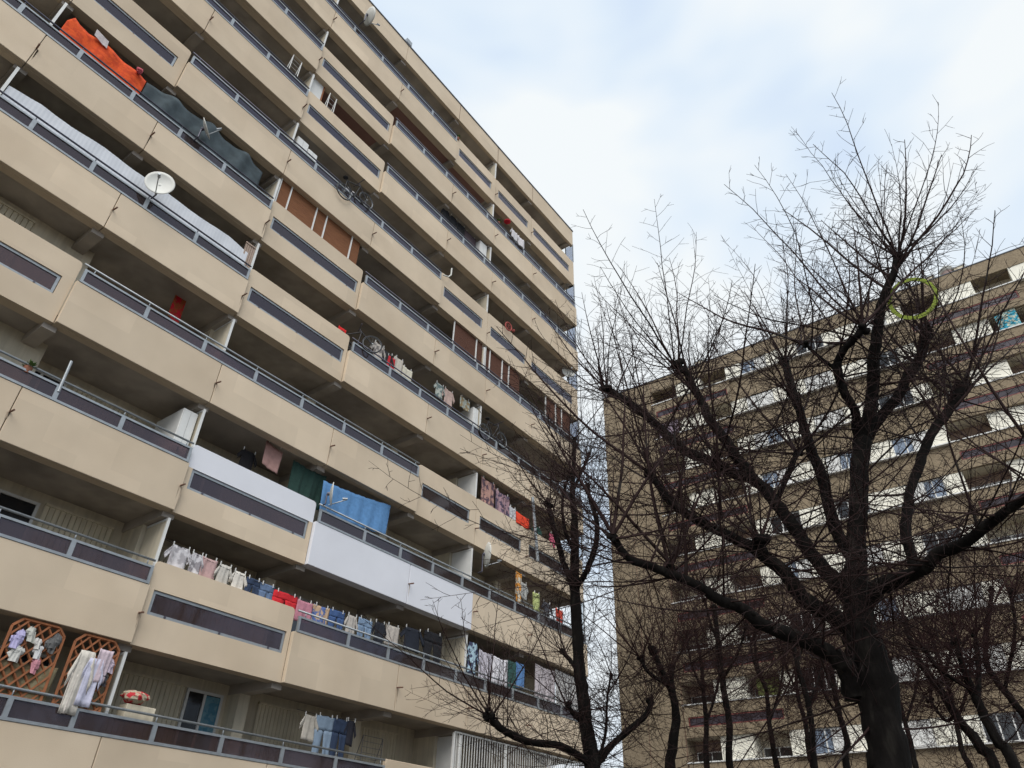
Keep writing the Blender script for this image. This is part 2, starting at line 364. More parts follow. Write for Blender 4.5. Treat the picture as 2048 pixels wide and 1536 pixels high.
for f in range(0, 10):
    z = zb(f)+.3; t = z+2.42
    if f == 0:
        L_ = [('s', 7.75, 9.45), ('w', 9.5, 10.45), ('s', 11.45, 12.9), ('s', 14.75, 16.3), ('w', 17.6, 19), ('s', 19.2, 21), ('s', 3.5, 5), ('w', 5.2, 6.5)]
    elif f == 1: L_ = [('w', 3.5, 5.1), ('s', 5.2, 6.7), ('s', 9.3, 11), ('w', 11.2, 12.4), ('s', 14.8, 16.5), ('w', 18, 19.4), ('s', 7.6, 9.2)]
    elif f == 2: L_ = [('s', 4.75, 6.3), ('w', 3.5, 4.6), ('s', 15.0, 16.4), ('s', 17.7, 19.2), ('w', 12.6, 13.8), ('w', 7.8, 9.0), ('s', 9.2, 10.3)]
    elif f == 3: L_ = [('s', 1.2, 3.0), ('s', 15.8, 17.0), ('w', 5, 6.2), ('s', 7.6, 9), ('w', 11.2, 12.4)]
    elif f == 4: L_ = [('s', .8, 2.2), ('s', 11.2, 12.8), ('w', 13.2, 14.1), ('s', 15.2, 16.6), ('w', 18, 19.2), ('s', 4, 5.4)]
    else:
        rr = random.Random(f); L_ = []
        for c in (1.8, 5.2, 8.8, 12.4, 15.7, 18.6, 21.8): L_.append((rr.choice('sw'), c-.75, c+.75))
    for k, a, b in L_:
        (shutter if k == 's' else window)(a, b, z+.02, t-.07)
q = MB(); q.box(XW, XW+.7, -7, 3.75, zb(2)+.3, zb(3)+.1); q.box(XW, XW+.7, .2, 3.75, zb(3)+.3, zb(4)+.1); q.build('wall_projection', 'loggia_wall', A)
shutter(.3, 2.4, zb(3)+.35, zb(4)-.1, XW+.72)

# ---------------------------------------------------------------- things on the balconies
def dish(loc, nrm, rad, label, arm=True, pole=.5, toward=(-1, 0, 0)):
    """mounted satellite dish: reflector, feed arm, receiver head, bracket"""
    t = thing('satellite_dish', loc, label, 'satellite dish', 'satellite dishes on the balconies')
    c = Vector(loc); nv = Vector(nrm).normalized(); up = Vector((0, 0, 1)); u = up.cross(nv).normalized(); v = nv.cross(u)
    q = MB(); rings, sg = 6, 28
    for i in range(rings+1):
        for k in range(sg):
            r = rad*i/rings; a = 2*math.pi*k/sg
            q.v.append(tuple(c+u*(r*math.cos(a)*.93)+v*(r*math.sin(a))+nv*(.22*r*r/rad-.06)))
    for i in range(rings):
        for k in range(sg):
            a = i*sg+k; b = i*sg+(k+1) % sg; q.f.append((a, b, b+sg, a+sg)); q.m.append(0)
    q.build('reflector', 'dish_white', t, smooth=True, solid=.012)
    bot = c-v*rad*.96; head = c+nv*rad*1.15-v*rad*.35
    q = MB(); q.tube([bot-nv*.05, head-v*.03], .014, 6); q.build('feed_arm', 'frame_metal', t)
    q = MB(); q.tube([head+nv*.04, head-nv*.09], .035, 10); q.build('receiver_head', 'frame_metal', t)
    base = c-nv*.12
    q = MB(); q.tube([c-nv*.06, base], .05, 8); q.tube([base, base-Vector((0, 0, pole))], .022, 8); q.tube([base-Vector((0, 0, pole)), Vector((XR-.03, base.y, base.z-pole))], .018, 6)
    q.build('mount', 'dark_metal', t)
    return t
dish((-14.22, 3.98, 14.02), (.8, -.42, -.02), .37, 'large white dish clamped in front of the white corrugated sheet', pole=.3)
dish((-14.25, 4.45, 16.80), (.62, .62, .42), .30, 'grey dish tilted edge-on before the dark shade netting', pole=.35)
dish((-14.35, 10.95, 8.50), (.45, .55, .05), .33, 'thin edge-on dish in front of the blue bedsheet', pole=.3)
dish((-14.3, 17.5, 9.02), (.62, .95, .02), .42, 'upright edge-on dish beside the white partition behind the slender tree', pole=.6)
dish((-14.2, 8.25, 28.5), (.10, .80, .25), .42, 'dish with long feed arm just below the roof fascia', pole=.45)
dish((-14.8, 23.6, 20.35), (.75, -.55, .1), .36, 'round white dish at the far end balcony beside the sky', pole=.4)

def garment(kind, y, w, ztop, ln, col, label, x=-14.72, name=None, group='laundry hung along the balconies', stripe=None, peg=True, tilt=0, cat=None, fr=None):
    c = cloth(col, stripe); ph = random.uniform(0, 6); q = MB(); w *= 1.08; ln *= random.uniform(1.02, 1.16); z2 = ztop+tilt+random.uniform(-.02, .02)
    def Pt(yy, zz, dx=0): return (x+dx, yy, zz)
    if kind in ('towel', 'sheet'):
        q.patch(Pt(y, ztop), Pt(y+w, z2), Pt(y+w*(.97), z2-ln), Pt(y+w*.02, ztop-ln*1.02), 26 if kind == 'sheet' else 12, 10, .035 if kind == 'sheet' else .02, (fr or (w*2.2 if kind == 'sheet' else 1.3)), ph, wave=.02 if kind == 'towel' else .05)
        if kind == 'towel': q.patch(Pt(y+w*.02, ztop-.005, -.03), Pt(y+w*.98, z2-.005, -.03), Pt(y+w*1.02, z2-ln*.82, -.035), Pt(y+w*.06, ztop-ln*.8, -.035), 10, 8, .02, 1.5, ph+2)
    elif kind == 'trousers':
        q.patch(Pt(y, ztop), Pt(y+w, z2), Pt(y+w*1.02, z2-ln*.33), Pt(y-w*.02, ztop-ln*.33), 10, 4, .015, 1, ph)
        q.patch(Pt(y-w*.02, ztop-ln*.33, .002), Pt(y+w*.5, ztop-ln*.33, .002), Pt(y+w*.38, ztop-ln), Pt(y+w*.02, ztop-ln*.98), 6, 8, .02, .8, ph)
        q.patch(Pt(y+w*.5, z2-ln*.33, -.002), Pt(y+w*1.02, z2-ln*.33, -.002), Pt(y+w*.97, z2-ln*.97), Pt(y+w*.62, z2-ln), 6, 8, .02, .8, ph+2)
    elif kind == 'shirt':
        q.patch(Pt(y+w*.14, ztop), Pt(y+w*.86, z2), Pt(y+w*.9, z2-ln), Pt(y+w*.1, ztop-ln*.97), 10, 8, .02, 1.2, ph)
        q.patch(Pt(y+w*.16, ztop-.01, .002), Pt(y+w*.16, ztop-ln*.28, .002), Pt(y-w*.06, ztop-ln*.62), Pt(y-w*.12, ztop-ln*.40), 5, 5, .015, 1, ph, axis=(1, .2, 0))
        q.patch(Pt(y+w*.84, z2-.01, .002), Pt(y+w*.84, z2-ln*.28, .002), Pt(y+w*1.06, z2-ln*.66), Pt(y+w*1.13, z2-ln*.42), 5, 5, .015, 1, ph, axis=(1, .2, 0))
    nm = name or {'towel': 'towel', 'sheet': 'bedsheet', 'trousers': 'trousers', 'shirt': 'shirt'}[kind]
    o = q.build(nm, c, None, smooth=True, solid=.012); tag(o, label, cat or {'sheet': 'bedsheet'}.get(kind, nm.replace('_', ' ')), group)
    if peg:
        p = MB()
        for yy in (y+w*.15, y+w*.85): p.box(x-.012, x+.012, yy-.008, yy+.008, ztop-.03, ztop+.06)
        p.build('clothes_peg', 'white_frame', o)
    return o
def line(y0, y1, z0, z1, label, x=-14.72, sag=.05):
    q = MB(); q.tube([(x, y0+(y1-y0)*t/8, z0+(z1-z0)*t/8-sag*math.sin(math.pi*t/8)) for t in range(9)], .005, 5)
    tag(q.build('clothesline', 'black'), label, 'clothesline')
# first balcony row laundry line
line(7.15, 10.75, 5.95, 5.74, 'thin line carrying the striped shirt and red trousers'); line(10.75, 16.5, 5.74, 6.1, 'thin line carrying the pink towel and dark jackets')
J = [('shirt', 7.28, .50, 5.92, .55, (.42, .40, .42), (.62, .60, .62), 'grey and white striped top, first on the laundry line'),
     ('shirt', 7.80, .30, 5.90, .52, (.62, .60, .62), (.30, .28, .30), 'narrow striped vest between the grey top and pink shirt'),
     ('towel', 8.10, .36, 5.90, .5, (.50, .33, .32), None, 'dusty pink cloth left of the cream tops'),
     ('shirt', 8.50, .36, 5.87, .48, (.55, .52, .47), None, 'cream cotton top next to the dusty pink cloth'),
     ('shirt', 8.90, .36, 5.84, .46, (.68, .64, .58), None, 'pale ivory top left of the navy shorts'),
     ('trousers', 9.30, .36, 5.80, .44, (.03, .05, .10), None, 'dark navy shorts beside blue denim'),
     ('trousers', 9.69, .38, 5.78, .50, (.12, .18, .30), None, 'mid blue denim shorts left of the red trousers'),
     ('trousers', 10.10, .66, 5.74, .46, (.60, .02, .03), None, 'bright red trousers on the line'),
     ('towel', 10.80, .46, 5.72, .50, (.52, .22, .28), None, 'rose pink towel above the railing start'),
     ('towel', 11.32, .48, 5.74, .44, (.55, .38, .25), (.10, .16, .38), 'striped multicolour towel left of blue shorts'),
     ('trousers', 11.86, .46, 5.76, .48, (.05, .10, .24), None, 'deep blue shorts right of the striped towel'),
     ('shirt', 12.42, .36, 5.78, .50, (.48, .44, .40), None, 'beige top between two pairs of blue jeans'),
     ('trousers', 12.84, .46, 5.81, .55, (.20, .29, .42), None, 'pale blue jeans in the middle of the line'),
     ('shirt', 13.40, .40, 5.86, .52, (.015, .017, .025), None, 'black top left of the beige towel'),
     ('towel', 13.86, .48, 5.90, .48, (.50, .45, .40), None, 'beige folded towel between black garments'),
     ('shirt', 14.50, .75, 6.02, .62, (.014, .018, .03), None, 'large dark jacket with a dangling sleeve'),
     ('trousers', 15.40, .70, 6.12, .82, (.010, .010, .014), None, 'black trousers, last on the line before the partition')]
for k, y, w_, zt, ln, c, st, lb in J: garment(k, y, w_, zt, ln, c, lb, stripe=st)
# far right of that row
for k, y, w_, zt, ln, c, st, lb in [('shirt', 17.3, .45, 6.25, .95, (.45, .62, .72), (.05, .06, .12), 'pale blue patterned robe beside the partition post'),
     ('sheet', 17.85, .65, 6.15, .85, (.55, .52, .58), None, 'lilac grey sheet right of the patterned robe'), ('sheet', 18.55, .75, 6.12, .85, (.72, .70, .74), None, 'white sheet left of the dark green cloth'),
     ('towel', 19.35, .4, 6.15, .85, (.03, .09, .08), None, 'dark green cloth beside blue towel'), ('towel', 19.8, .45, 6.18, .7, (.10, .22, .45), None, 'blue towel right of dark green cloth'),
     ('sheet', 20.9, 1.1, 6.38, 1.25, (.50, .45, .47), None, 'long grey curtain drawn at the balcony corner'), ('sheet', 22.1, 1.8, 6.45, 1.25, (.55, .54, .53), None, 'wide pale curtain at the end of the balcony')]:
    garment(k, y, w_, zt, ln, c, lb, stripe=st, x=-14.68, peg=False, name='curtain' if 'curtain' in lb else None, cat='curtain' if 'curtain' in lb else None)
# second row
garment('sheet', 10.84, 2.35, 8.95, .88, (.11, .26, .50), 'big sky blue bedsheet hung over the railing of the white painted balcony', x=-14.66, tilt=.30, peg=False)
garment('towel', 9.05, .5, 9.42, .62, (.48, .28, .25), 'dusty pink towel hung inside above the white parapet', x=-14.95, tilt=-.12)
garment('sheet', 9.95, 1.05, 9.25, .95, (.018, .05, .04), 'dark green cloth between pink towel and blue bedsheet', x=-14.9, peg=False)
garment('shirt', 8.55, .45, 9.05, .5, (.015, .013, .015), 'black garment behind the dusty pink towel', x=-15.2)
garment('towel', 19.45, .28, 9.12, .92, (.62, .25, .03), 'orange and cream towel behind the slender tree', x=-14.5, stripe=(.55, .5, .4), peg=False)
garment('shirt', 19.95, .4, 8.95, .5, (.4, .4, .38), 'pale shirt right of the orange towel', x=-14.7)
garment('towel', 20.5, .35, 8.7, .55, (.45, .5, .2), 'yellow green cloth on the second floor rail', x=-14.5)
garment('shirt', 21.2, .5, 8.6, .5, (.05, .05, .06), 'dark shirt near the far end of the second row', x=-14.6)
garment('towel', 22.0, .4, 8.55, .45, (.6, .07, .04), 'small red cloth at the far end of the second row', x=-14.55)
# third row
garment('sheet', 17.45, .75, 12.0, .95, (.42, .24, .20), 'patterned pink blanket hung beside the partition', x=-14.66, stripe=(.10, .06, .08))
garment('sheet', 18.25, .8, 11.85, .80, (.35, .22, .25), 'flowered mauve cloth right of the patterned blanket', x=-14.64, stripe=(.08, .06, .1))
garment('towel', 19.1, .35, 11.5, .4, (.5, .5, .52), 'small grey white cloth left of the red flag', x=-14.62)
garment('towel', 19.45, .75, 11.42, .40, (.75, .06, .02), 'vivid red cloth above the slot window parapet', x=-14.58, peg=False)
garment('shirt', 20.55, .5, 11.35, .55, (.03, .11, .09), 'teal shirt right of the leaning grey post', x=-14.62)
garment('towel', 21.7, .4, 11.4, .5, (.6, .12, .2), 'pink towel hanging near the far corner', x=-14.6)
q = MB(); q.tube([(-14.35, 20.15, 12.2), (-14.3, 20.45, 9.75)], .06, 10); tag(q.build('leaning_post', 'frame_metal'), 'pale grey post hanging down across the third floor parapet', 'post')
q = MB(); q.patch((-15.35, 5.72, 12.30), (-15.35, 6.03, 12.30), (-15.35, 6.05, 11.45), (-15.35, 5.72, 11.55), 8, 8, .01, 1, 0)
o = q.build('banner', cloth((.50, .008, .02), (.33, .07, .02)), solid=.01); tag(o, 'red wall banner with gold ornaments hanging inside an open balcony', 'banner')
# fourth row: laundry and bikes
for k, y, w_, zt, ln, c, st, lb in [('shirt', 11.75, .5, 14.45, .6, (.5, .45, .4), (.2, .18, .17), 'pale patterned top next to the spoked wheel'),
     ('shirt', 12.15, .5, 14.38, .65, (.02, .02, .022), None, 'black jacket hung behind the fourth floor rail'), ('towel', 12.4, .35, 14.3, .5, (.5, .02, .03), None, 'dark red cloth by the black jacket'),
     ('towel', 12.75, .38, 14.45, .75, (.55, .50, .43), None, 'cream cloth draped right of the dark red cloth'), ('towel', 13.15, .42, 14.3, .6, (.62, .58, .47), None, 'ivory cloth hanging inside the fourth row'),
     ('shirt', 14.75, .45, 14.6, .55, (.45, .47, .42), (.15, .2, .2), 'grey patterned top right of centre on the fourth row'), ('shirt', 15.2, .5, 14.6, .6, (.52, .38, .33), None, 'salmon pink top beside the grey patterned top'),
     ('towel', 16.1, .5, 14.75, .45, (.40, .43, .38), (.3, .22, .12), 'grey green cloth near the white wardrobe')]:
    garment(k, y, w_, zt, ln, c, lb, stripe=st, x=-14.75)
garment('towel', 10.45, .28, 14.25, .4, (.7, .02, .02), 'bright red cloth poking up over the parapet', x=-14.9, peg=False)
# seventh row dark clothes
for i, (y, lb) in enumerate(((14.2, 'black coat, leftmost on the high shaded balcony'), (14.7, 'second black coat on the high shaded balcony'), (15.2, 'third dark coat, beside the brownish one'))):
    garment('shirt' if i < 2 else 'trousers', y, .45, 23.28, .75, (.012, .012, .015), lb, x=-14.9)
garment('towel', 15.75, .7, 23.3, .8, (.10, .07, .08), 'brown grey blanket left of the white cabinet', x=-14.95)
garment('shirt', 12.2, .5, 19.4, .6, (.012, .012, .02), 'black top hanging beside the bicycle', x=-14.9)
garment('shirt', 18.3, .5, 25.35, .5, (.6, .58, .6), 'white top on the rail near the red hat', x=-14.45); garment('towel', 18.85, .5, 25.35, .5, (.65, .62, .64), 'white towel on the eighth floor rail', x=-14.45)
q = MB(); q.blob((-14.4, 17.95, 25.42), .17, 10, .05, (1, 1, .35)); tag(q.build('sun_hat', cloth((.6, .02, .04))), 'red hat perched above the eighth floor rail', 'hat')
# tarps and sheets
def screen(name, prof, zbot, x, m, label, cat, amp=.03, fr=.9, zigz=0):
    q = MB(); nn = 140 if zigz else 60; ys = np.linspace(prof[0][0], prof[-1][0], nn+1); zt = np.interp(ys, [p[0] for p in prof], [p[1] for p in prof])
    for j in range(9):
        for i in range(nn+1):
            v = j/8; z_ = zt[i]*(1-v)+zbot*v
            q.v.append((x+amp*math.sin(ys[i]*6.28*fr+v)+.5*amp*math.sin(ys[i]*11+3*v)+zigz*(1 if i % 2 else -1), ys[i], z_))
    for j in range(8):
        for i in range(nn): a = j*(nn+1)+i; q.f.append((a, a+nn+1, a+nn+2, a+1)); q.m.append(0)
    return tag(q.build(name, m, solid=.006, smooth=not zigz), label, cat)
screen('tarpaulin', [(.70, 17.10), (.80, 17.36), (.95, 17.26), (1.2, 17.22), (1.45, 17.32), (1.62, 17.33), (1.9, 17.26), (2.3, 17.25), (2.77, 17.20)], 16.45, -14.62, cloth((.70, .085, .012), (.58, .06, .01)), 'bright orange cloth screening the upper left balcony', 'tarpaulin', .018, 1.3)
q = MB(); q.patch((-14.57, 1.28, 17.5), (-14.57, 1.62, 17.42), (-14.56, 1.66, 17.14), (-14.56, 1.3, 17.24), 6, 5, .01, 1); tag(q.build('rag', cloth((.5, .45, .45)), solid=.01), 'small pale rag draped over the orange cloth', 'rag')
q = MB(); q.blob((-14.52, 2.5, 17.22), .09, 10, .25); tag(q.build('bundle', cloth((.5, .10, .13))), 'small pink bundle sitting on the orange cloth', 'bundle')
screen('shade_net', [(2.8, 17.22), (3.4, 17.38), (4.1, 17.40), (4.6, 17.55), (5.2, 17.42), (5.9, 17.50), (6.5, 17.34)], 16.45, -14.64, mat('netting', (.055, .075, .085), .95, var=.3, scale=5), 'dark grey shade net right of the orange cloth', 'shade net', .05)
screen('corrugated_sheet', [(.55, 14.18), (1.2, 14.30), (1.9, 14.26), (2.7, 14.36), (3.5, 14.30), (4.4, 14.35), (5.3, 14.30), (6.2, 14.38), (6.85, 14.26)], 13.3, -14.66, mat('white_plastic', (.62, .64, .68), .6, var=.06), 'long white corrugated sheet screening a balcony behind the large dish', 'sheet', .008, .6, .0015)
screen('brown_sheet', [(3.6, 3.0), (4.2, 3.03), (5.0, 2.99), (5.92, 3.03)], 2.42, -14.575, cloth((.17, .13, .07), (.215, .185, .11)), 'brown flowered sheet under the left lattice', 'sheet', .02)
# reed blinds
def blind(y0, y1, z0, z1, m, label, pole=True):
    t = thing('reed_blind', (-14.7, (y0+y1)/2, z0), label, 'blind', 'reed blinds on the fifth floor')
    q = MB(); nn = int((z1-z0)/.035)
    for i in range(nn): zz = z0+(z1-z0)*i/nn; q.box(-14.72-.004*(i % 2), -14.70, y0, y1, zz, zz+(z1-z0)/nn*.88)
    q.build('slats', m, t)
    if pole: q = MB(); q.box(-14.70, -14.66, y0-.04, y0+.0, z0, z1); q.build('pole', 'white_frame', t)
for i, (a, b) in enumerate(((7.16, 7.52), (7.56, 8.53), (8.57, 8.95), (8.99, 10.05), (10.09, 10.45))):
    blind(a, b, 16.2, 17.82, 'reed', ['narrow orange brown blind at the partition', 'second orange brown blind from the left, with a darker stripe', 'narrow middle orange brown blind', 'widest orange brown blind, fourth from the left', 'last slim orange brown blind by the dark opening'][i])
for i, (a, b) in enumerate(((15.38, 16.68), (16.72, 17.1), (17.3, 17.54), (17.58, 18.35), (18.39, 18.8), (18.84, 19.6), (21.52, 22.26), (22.30, 22.74), (22.78, 23.5))):
    blind(a, b, 16.3, 17.8, 'reed' if i < 0 else 'reed_dark', ['wide dark red blind left of a tilted frame', 'narrow dark red blind before the partition', 'slim dark blind just right of the partition', 'dark blind between two white poles, fourth of the far row', 'narrow dark blind, fifth of the far row', 'dark blind left of the open gap', 'dark blind just right of the open gap', 'narrow dark blind near the far corner', 'last dark blind at the building corner'][i])
# cupboards and boxes
def cupboard(y0, y1, x0, x1, z0, z1, label, m='white_frame'):
    t = thing('cupboard', ((x0+x1)/2, (y0+y1)/2, z0), label, 'cupboard', 'cupboards standing on balconies')
    MB().box(x0, x1, y0, y1, z0, z1).build('cabinet', m, t, bevel=.01)
    MB().box(x1, x1+.02, y0+.02, (y0+y1)/2-.005, z0+.05, z1-.03).build('door', m, t); MB().box(x1, x1+.02, (y0+y1)/2+.005, y1-.02, z0+.05, z1-.03).build('door', m, t)
    MB().box(x1+.02, x1+.035, (y0+y1)/2-.05, (y0+y1)/2-.03, (z0+z1)/2, (z0+z1)/2+.12).build('handle', 'dark_metal', t)
cupboard(6.62, 7.0, -15.9, -14.75, zb(2)+.3, 9.05, 'tall white cupboard against the balcony partition over the white parapet')
cupboard(16.55, 17.02, -15.3, -14.75, zb(7)+.3, 23.2, 'white cabinet by dark coats on the seventh floor')
cupboard(16.8, 17.08, -15.3, -14.68, zb(4)+.3, 14.6, 'narrow white wardrobe beside laundry on the fourth floor')
cupboard(7.25, 7.7, -15.2, -14.75, zb(6)+.3, 20.05, 'pale cupboard left of the white panel on the sixth floor'); cupboard(7.72, 8.1, -15.2, -14.75, zb(6)+.3, 19.9, 'pale cupboard nearer the bicycle on the sixth floor')
MB_ = MB(); 
for i in range(5): MB_.box(-14.70, -14.66, 6.72+.062*i, 6.77+.062*i, 13.35, 14.62)
MB_.box(-14.72, -14.70, 6.7, 7.03, 14.2, 14.26); MB_.box(-14.66, -14.64, 6.7, 7.03, 14.55, 14.6)
tag(MB_.build('slatted_panel', cloth((.4, .3, .24))), 'weathered slatted wooden panel at the end of the corrugated sheet', 'panel')
# folding rack frames
def rack(y0, y1, z0, z1, x, label, r=.015, m='white_frame', bars=3):
    q = MB(); q.tube([(x, y0, z0), (x, y0, z1), (x, y1, z1), (x, y1, z0)], r, 6)
    for i in range(bars): zz = z0+(z1-z0)*(i+1)/(bars+1); q.tube([(x, y0, zz), (x, y1, zz)], r*.5, 5)
    q.tube([(x-.25, y0, z0), (x, y0, z1)], r, 6); q.tube([(x-.25, y1, z0), (x, y1, z1)], r, 6)
    tag(q.build('drying_rack', m), label, 'drying rack', 'folding drying racks')
rack(6.15, 6.5, 22.3, 23.15, -14.6, 'white framed airer above the seventh floor rail'); rack(7.85, 8.15, 22.1, 23.1, -14.65, 'white airer behind the parapet right of the glazed door')
rack(13.9, 14.6, 2.5, 3.15, -15.1, 'thin grey wire rack on the lowest balcony', .008, 'dark_metal', 4)
# glazed panel in F7
q = MB(); q.box(-14.85, -14.8, 7.12, 7.62, 22.3, 23.35); t_ = tag(q.build('window_panel', 'white_frame'), 'pale window leaf with brown surround leaning at the seventh floor partition', 'window')
q = MB(); q.box(-14.86, -14.78, 7.07, 7.12, 22.2, 23.4); q.box(-14.86, -14.78, 7.62, 7.67, 22.2, 23.4); q.box(-14.86, -14.78, 7.12, 7.62, 23.35, 23.42); q.build('surround', 'wood', t_)
# bicycles
def bicycle(o, ang, label, lift=0, face=0):
    """o: bottom bracket point; ang: pitch of the frame in its plane, plane is Y-Z of the facade"""
    t = thing('bicycle', o, label, 'bicycle', 'bicycles stored on balconies'); O = Vector(o)
    ca, sa = math.cos(ang), math.sin(ang); cfc, sfc = math.cos(face), math.sin(face)
    def P(a, h, d=0): yy = a*ca-h*sa; zz = a*sa+h*ca; return O+Vector((yy*sfc+d, yy*cfc, zz))
    rearc, frontc, seat, head, bb = P(-.45, .05), P(.58, .05), P(-.2, .55), P(.42, .55), P(0, 0)
    side = Vector((cfc, -sfc, 0)); fwd = P(1, 0)-P(0, 0); upv = P(0, 1)-P(0, 0)
    for c in (rearc, frontc):
        q = MB(); ring = [c+fwd*(.31*math.cos(a))+upv*(.31*math.sin(a)) for a in np.linspace(0, 2*math.pi, 33)]
        q.tube(ring, .022, 8, cap=False); w_ = q.build('wheel', 'black', t, smooth=True)
        q = MB(); q.tube([c+(p-c)*.93 for p in ring], .008, 6, cap=False)
        for k in range(12): a = k*math.pi/6; q.tube([c, c+fwd*(.29*math.cos(a))+upv*(.29*math.sin(a))], .002, 4)
        q.tube([c-side*.05, c+side*.05], .02, 8); q.build('rim', 'frame_metal', w_)
    q = MB()
    for a, b in ((bb, seat), (bb, head), (seat, head), (bb, rearc), (rearc, seat), (head, frontc)): q.tube([a, b], .018, 6)
    q.build('frame', 'black', t)
    q = MB(); hb = P(.40, .68); q.tube([head, hb], .014, 6); q.tube([hb-side*.28, hb, hb+side*.28], .013, 6); q.build('handlebar', 'dark_metal', t)
    q = MB(); sp = P(-.23, .66); q.tube([seat, sp], .012, 6); q.blob(sp, .1, 8, 0, (1, 1, .4)); q.build('saddle', 'black', t)
bicycle((-14.40, 9.6, 19.08), R(25), 'black bicycle hooked upright on a high rail beside white cloth')
bicycle((-14.6, 11.0, 13.55), R(30), 'bicycle with a pale spoked wheel at the left end of the fourth floor rail', face=.5)
bicycle((-14.5, 17.75, 13.72), R(8), 'dark bicycle with orange tyre tops beside the white partition edge')
q = MB(); rg = [(-14.45+.03*math.cos(a), 18.4+.17*math.cos(a), 19.43+.2*math.sin(a)) for a in np.linspace(0, 6.283, 25)]; q.tube(rg, .03, 8, cap=False)
for k in range(6): a = k*math.pi/3; q.tube([(-14.45, 18.4, 19.43), (-14.45, 18.4+.16*math.cos(a), 19.43+.19*math.sin(a))], .008, 4)
q.blob((-14.42, 18.72, 19.40), .07, 8, .1)
tag(q.build('ride_on_toy', [cloth((.35, .08, .07))]), 'small red and white toy wheel lying on the sixth floor parapet', 'toy')
garment('towel', 9.3, .38, 19.55, .5, (.7, .68, .7), 'white cloth behind the black bicycle wheel', x=-14.6, peg=False)
# plants, pipe, misc
def potplant(loc, label):
    t = thing('potted_plant', loc, label, 'plant', 'potted plants on rails'); c = Vector(loc)
    q = MB(); q.tube([c, c+Vector((0, 0, .14))], [.06, .085], 10); q.build('pot', cloth((.25, .1, .06)), t)
    q = MB()
    for i in range(60):
        d = Vector((random.gauss(0, 1), random.gauss(0, 1), random.uniform(.1, 1.4))).normalized(); L = random.uniform(.08, .2); b = c+Vector((0, 0, .14)); s2 = d.cross(Vector((.3, .2, 1))).normalized()*.02
        q.face([b+d*L*.4-s2, b+d*L*.7-s2*1.3, b+d*L, b+d*L*.7+s2*1.3])
    q.build('leaves', cloth((.09, .16, .04)), t)
potplant((-14.56, 3.35, 8.0), 'leafy green potted plant on the lower left rail'); potplant((-14.6, 14.35, 27.65), 'small leafy plant on the top floor rail end')
potplant((-14.6, 17.55, 25.0), 'dark potted plant by the eighth floor partition')
q = MB(); q.tube([(-14.5, 4.0, 7.9), (-14.5, 3.98, 8.65)], .03, 10); tag(q.build('pipe', 'frame_metal'), 'short grey upright pipe fixed to the rail beside the green plant', 'pipe')
q = MB(); q.tube([(-14.5, 14.3, 19.2), (-14.42, 14.5, 19.22), (-14.4, 14.62, 19.4), (-14.4, 14.62, 19.75)], .03, 8); tag(q.build('bent_pipe', 'dish_white'), 'bent white pipe at the end of the sixth floor railing', 'pipe')
q = MB(); q.blob((-14.75, 7.55, 2.86), .2, 12, .22, (1, 1.3, .55)); tag(q.build('folded_quilt', cloth((.5, .03, .04), (.5, .42, .3))), 'crumpled red and cream quilt on the lowest balcony', 'quilt')
q = MB(); q.box(-14.95, -14.65, 7.4, 8.0, 2.45, 2.72); tag(q.build('crate', 'loggia_wall', bevel=.01), 'grey green crate under the red quilt', 'crate')
# blue curtain in the lowest window
q = MB(); q.patch((XW+.048, 10.0, 3.5), (XW+.048, 10.39, 3.5), (XW+.048, 10.39, 1.5), (XW+.048, 10.0, 1.5), 24, 10, .007, 4); tag(q.build('curtain', cloth((.09, .24, .34), (.16, .32, .40)), solid=.006), 'blue lace curtain in the lowest balcony window', 'curtain')
for k, y, w_, zt, ln, c, lb in [('shirt', 11.7, .42, 3.27, .5, (.50, .46, .40), 'cream shirt hanging over the lowest rail'), ('trousers', 12.12, .5, 3.32, .85, (.24, .32, .42), 'light blue jeans hanging over the lowest rail'),
        ('trousers', 12.66, .42, 3.34, .9, (.03, .05, .10), 'dark blue jeans on the lowest balcony'), ('shirt', 13.05, .3, 3.36, .5, (.02, .02, .03), 'small black patterned top beside dark blue jeans')]:
    garment(k, y, w_, zt, ln, c, lb, x=-14.85)
line(11.5, 13.6, 3.33, 3.42, 'short line with jeans on the lowest balcony', x=-14.85)
# lattices
def lattice(y0, y1, z0, z1, label):
    x = -14.56; t = thing('garden_trellis', (x, (y0+y1)/2, z0), label, 'trellis', 'wooden trellises on the lowest balcony'); c = .14
    pr = [(y0, z0), (y1, z0), (y1, z1-c), (y1-c, z1), (y0+c, z1), (y0, z1-c)]
    q = MB()
    for j in range(6):
        a, b = pr[j], pr[(j+1) % 6]; q.tube([(x, a[0], a[1]), (x, b[0], b[1])], .032, 4)
    q.build('frame', 'wood', t)
    q = MB(); st = .185
    for sgn in (1, -1):
        k = -12
        while k < 24:
            pts = []
            # line z = z0 + sgn*(y-yc)
            cc = y0+k*st; lo, hi = None, None
            for i in range(101):
                y = y0+(y1-y0)*i/100; z = z0+sgn*(y-cc)*1.25 if sgn > 0 else z1-(y-cc)*1.25
                ins = z0 < z < z1 and not (z > z1-c+(y-y0) and y < y0+c) and not (z > z1-c+(y1-y) and y > y1-c)
                if ins:
                    if lo is None: lo = (y, z)
                    hi = (y, z)
            if lo and hi and hi != lo:
                dx = .006*sgn; q.tube([(x+dx, lo[0], lo[1]), (x+dx, hi[0], hi[1])], .023, 4)
            k += 1
    q.build('slats', 'wood', t)
lattice(4.93, 5.83, 2.45, 3.68, 'left brown trellis with clothes pushed through it'); lattice(6.04, 6.88, 2.45, 3.68, 'right brown trellis with white shirts hung on it')
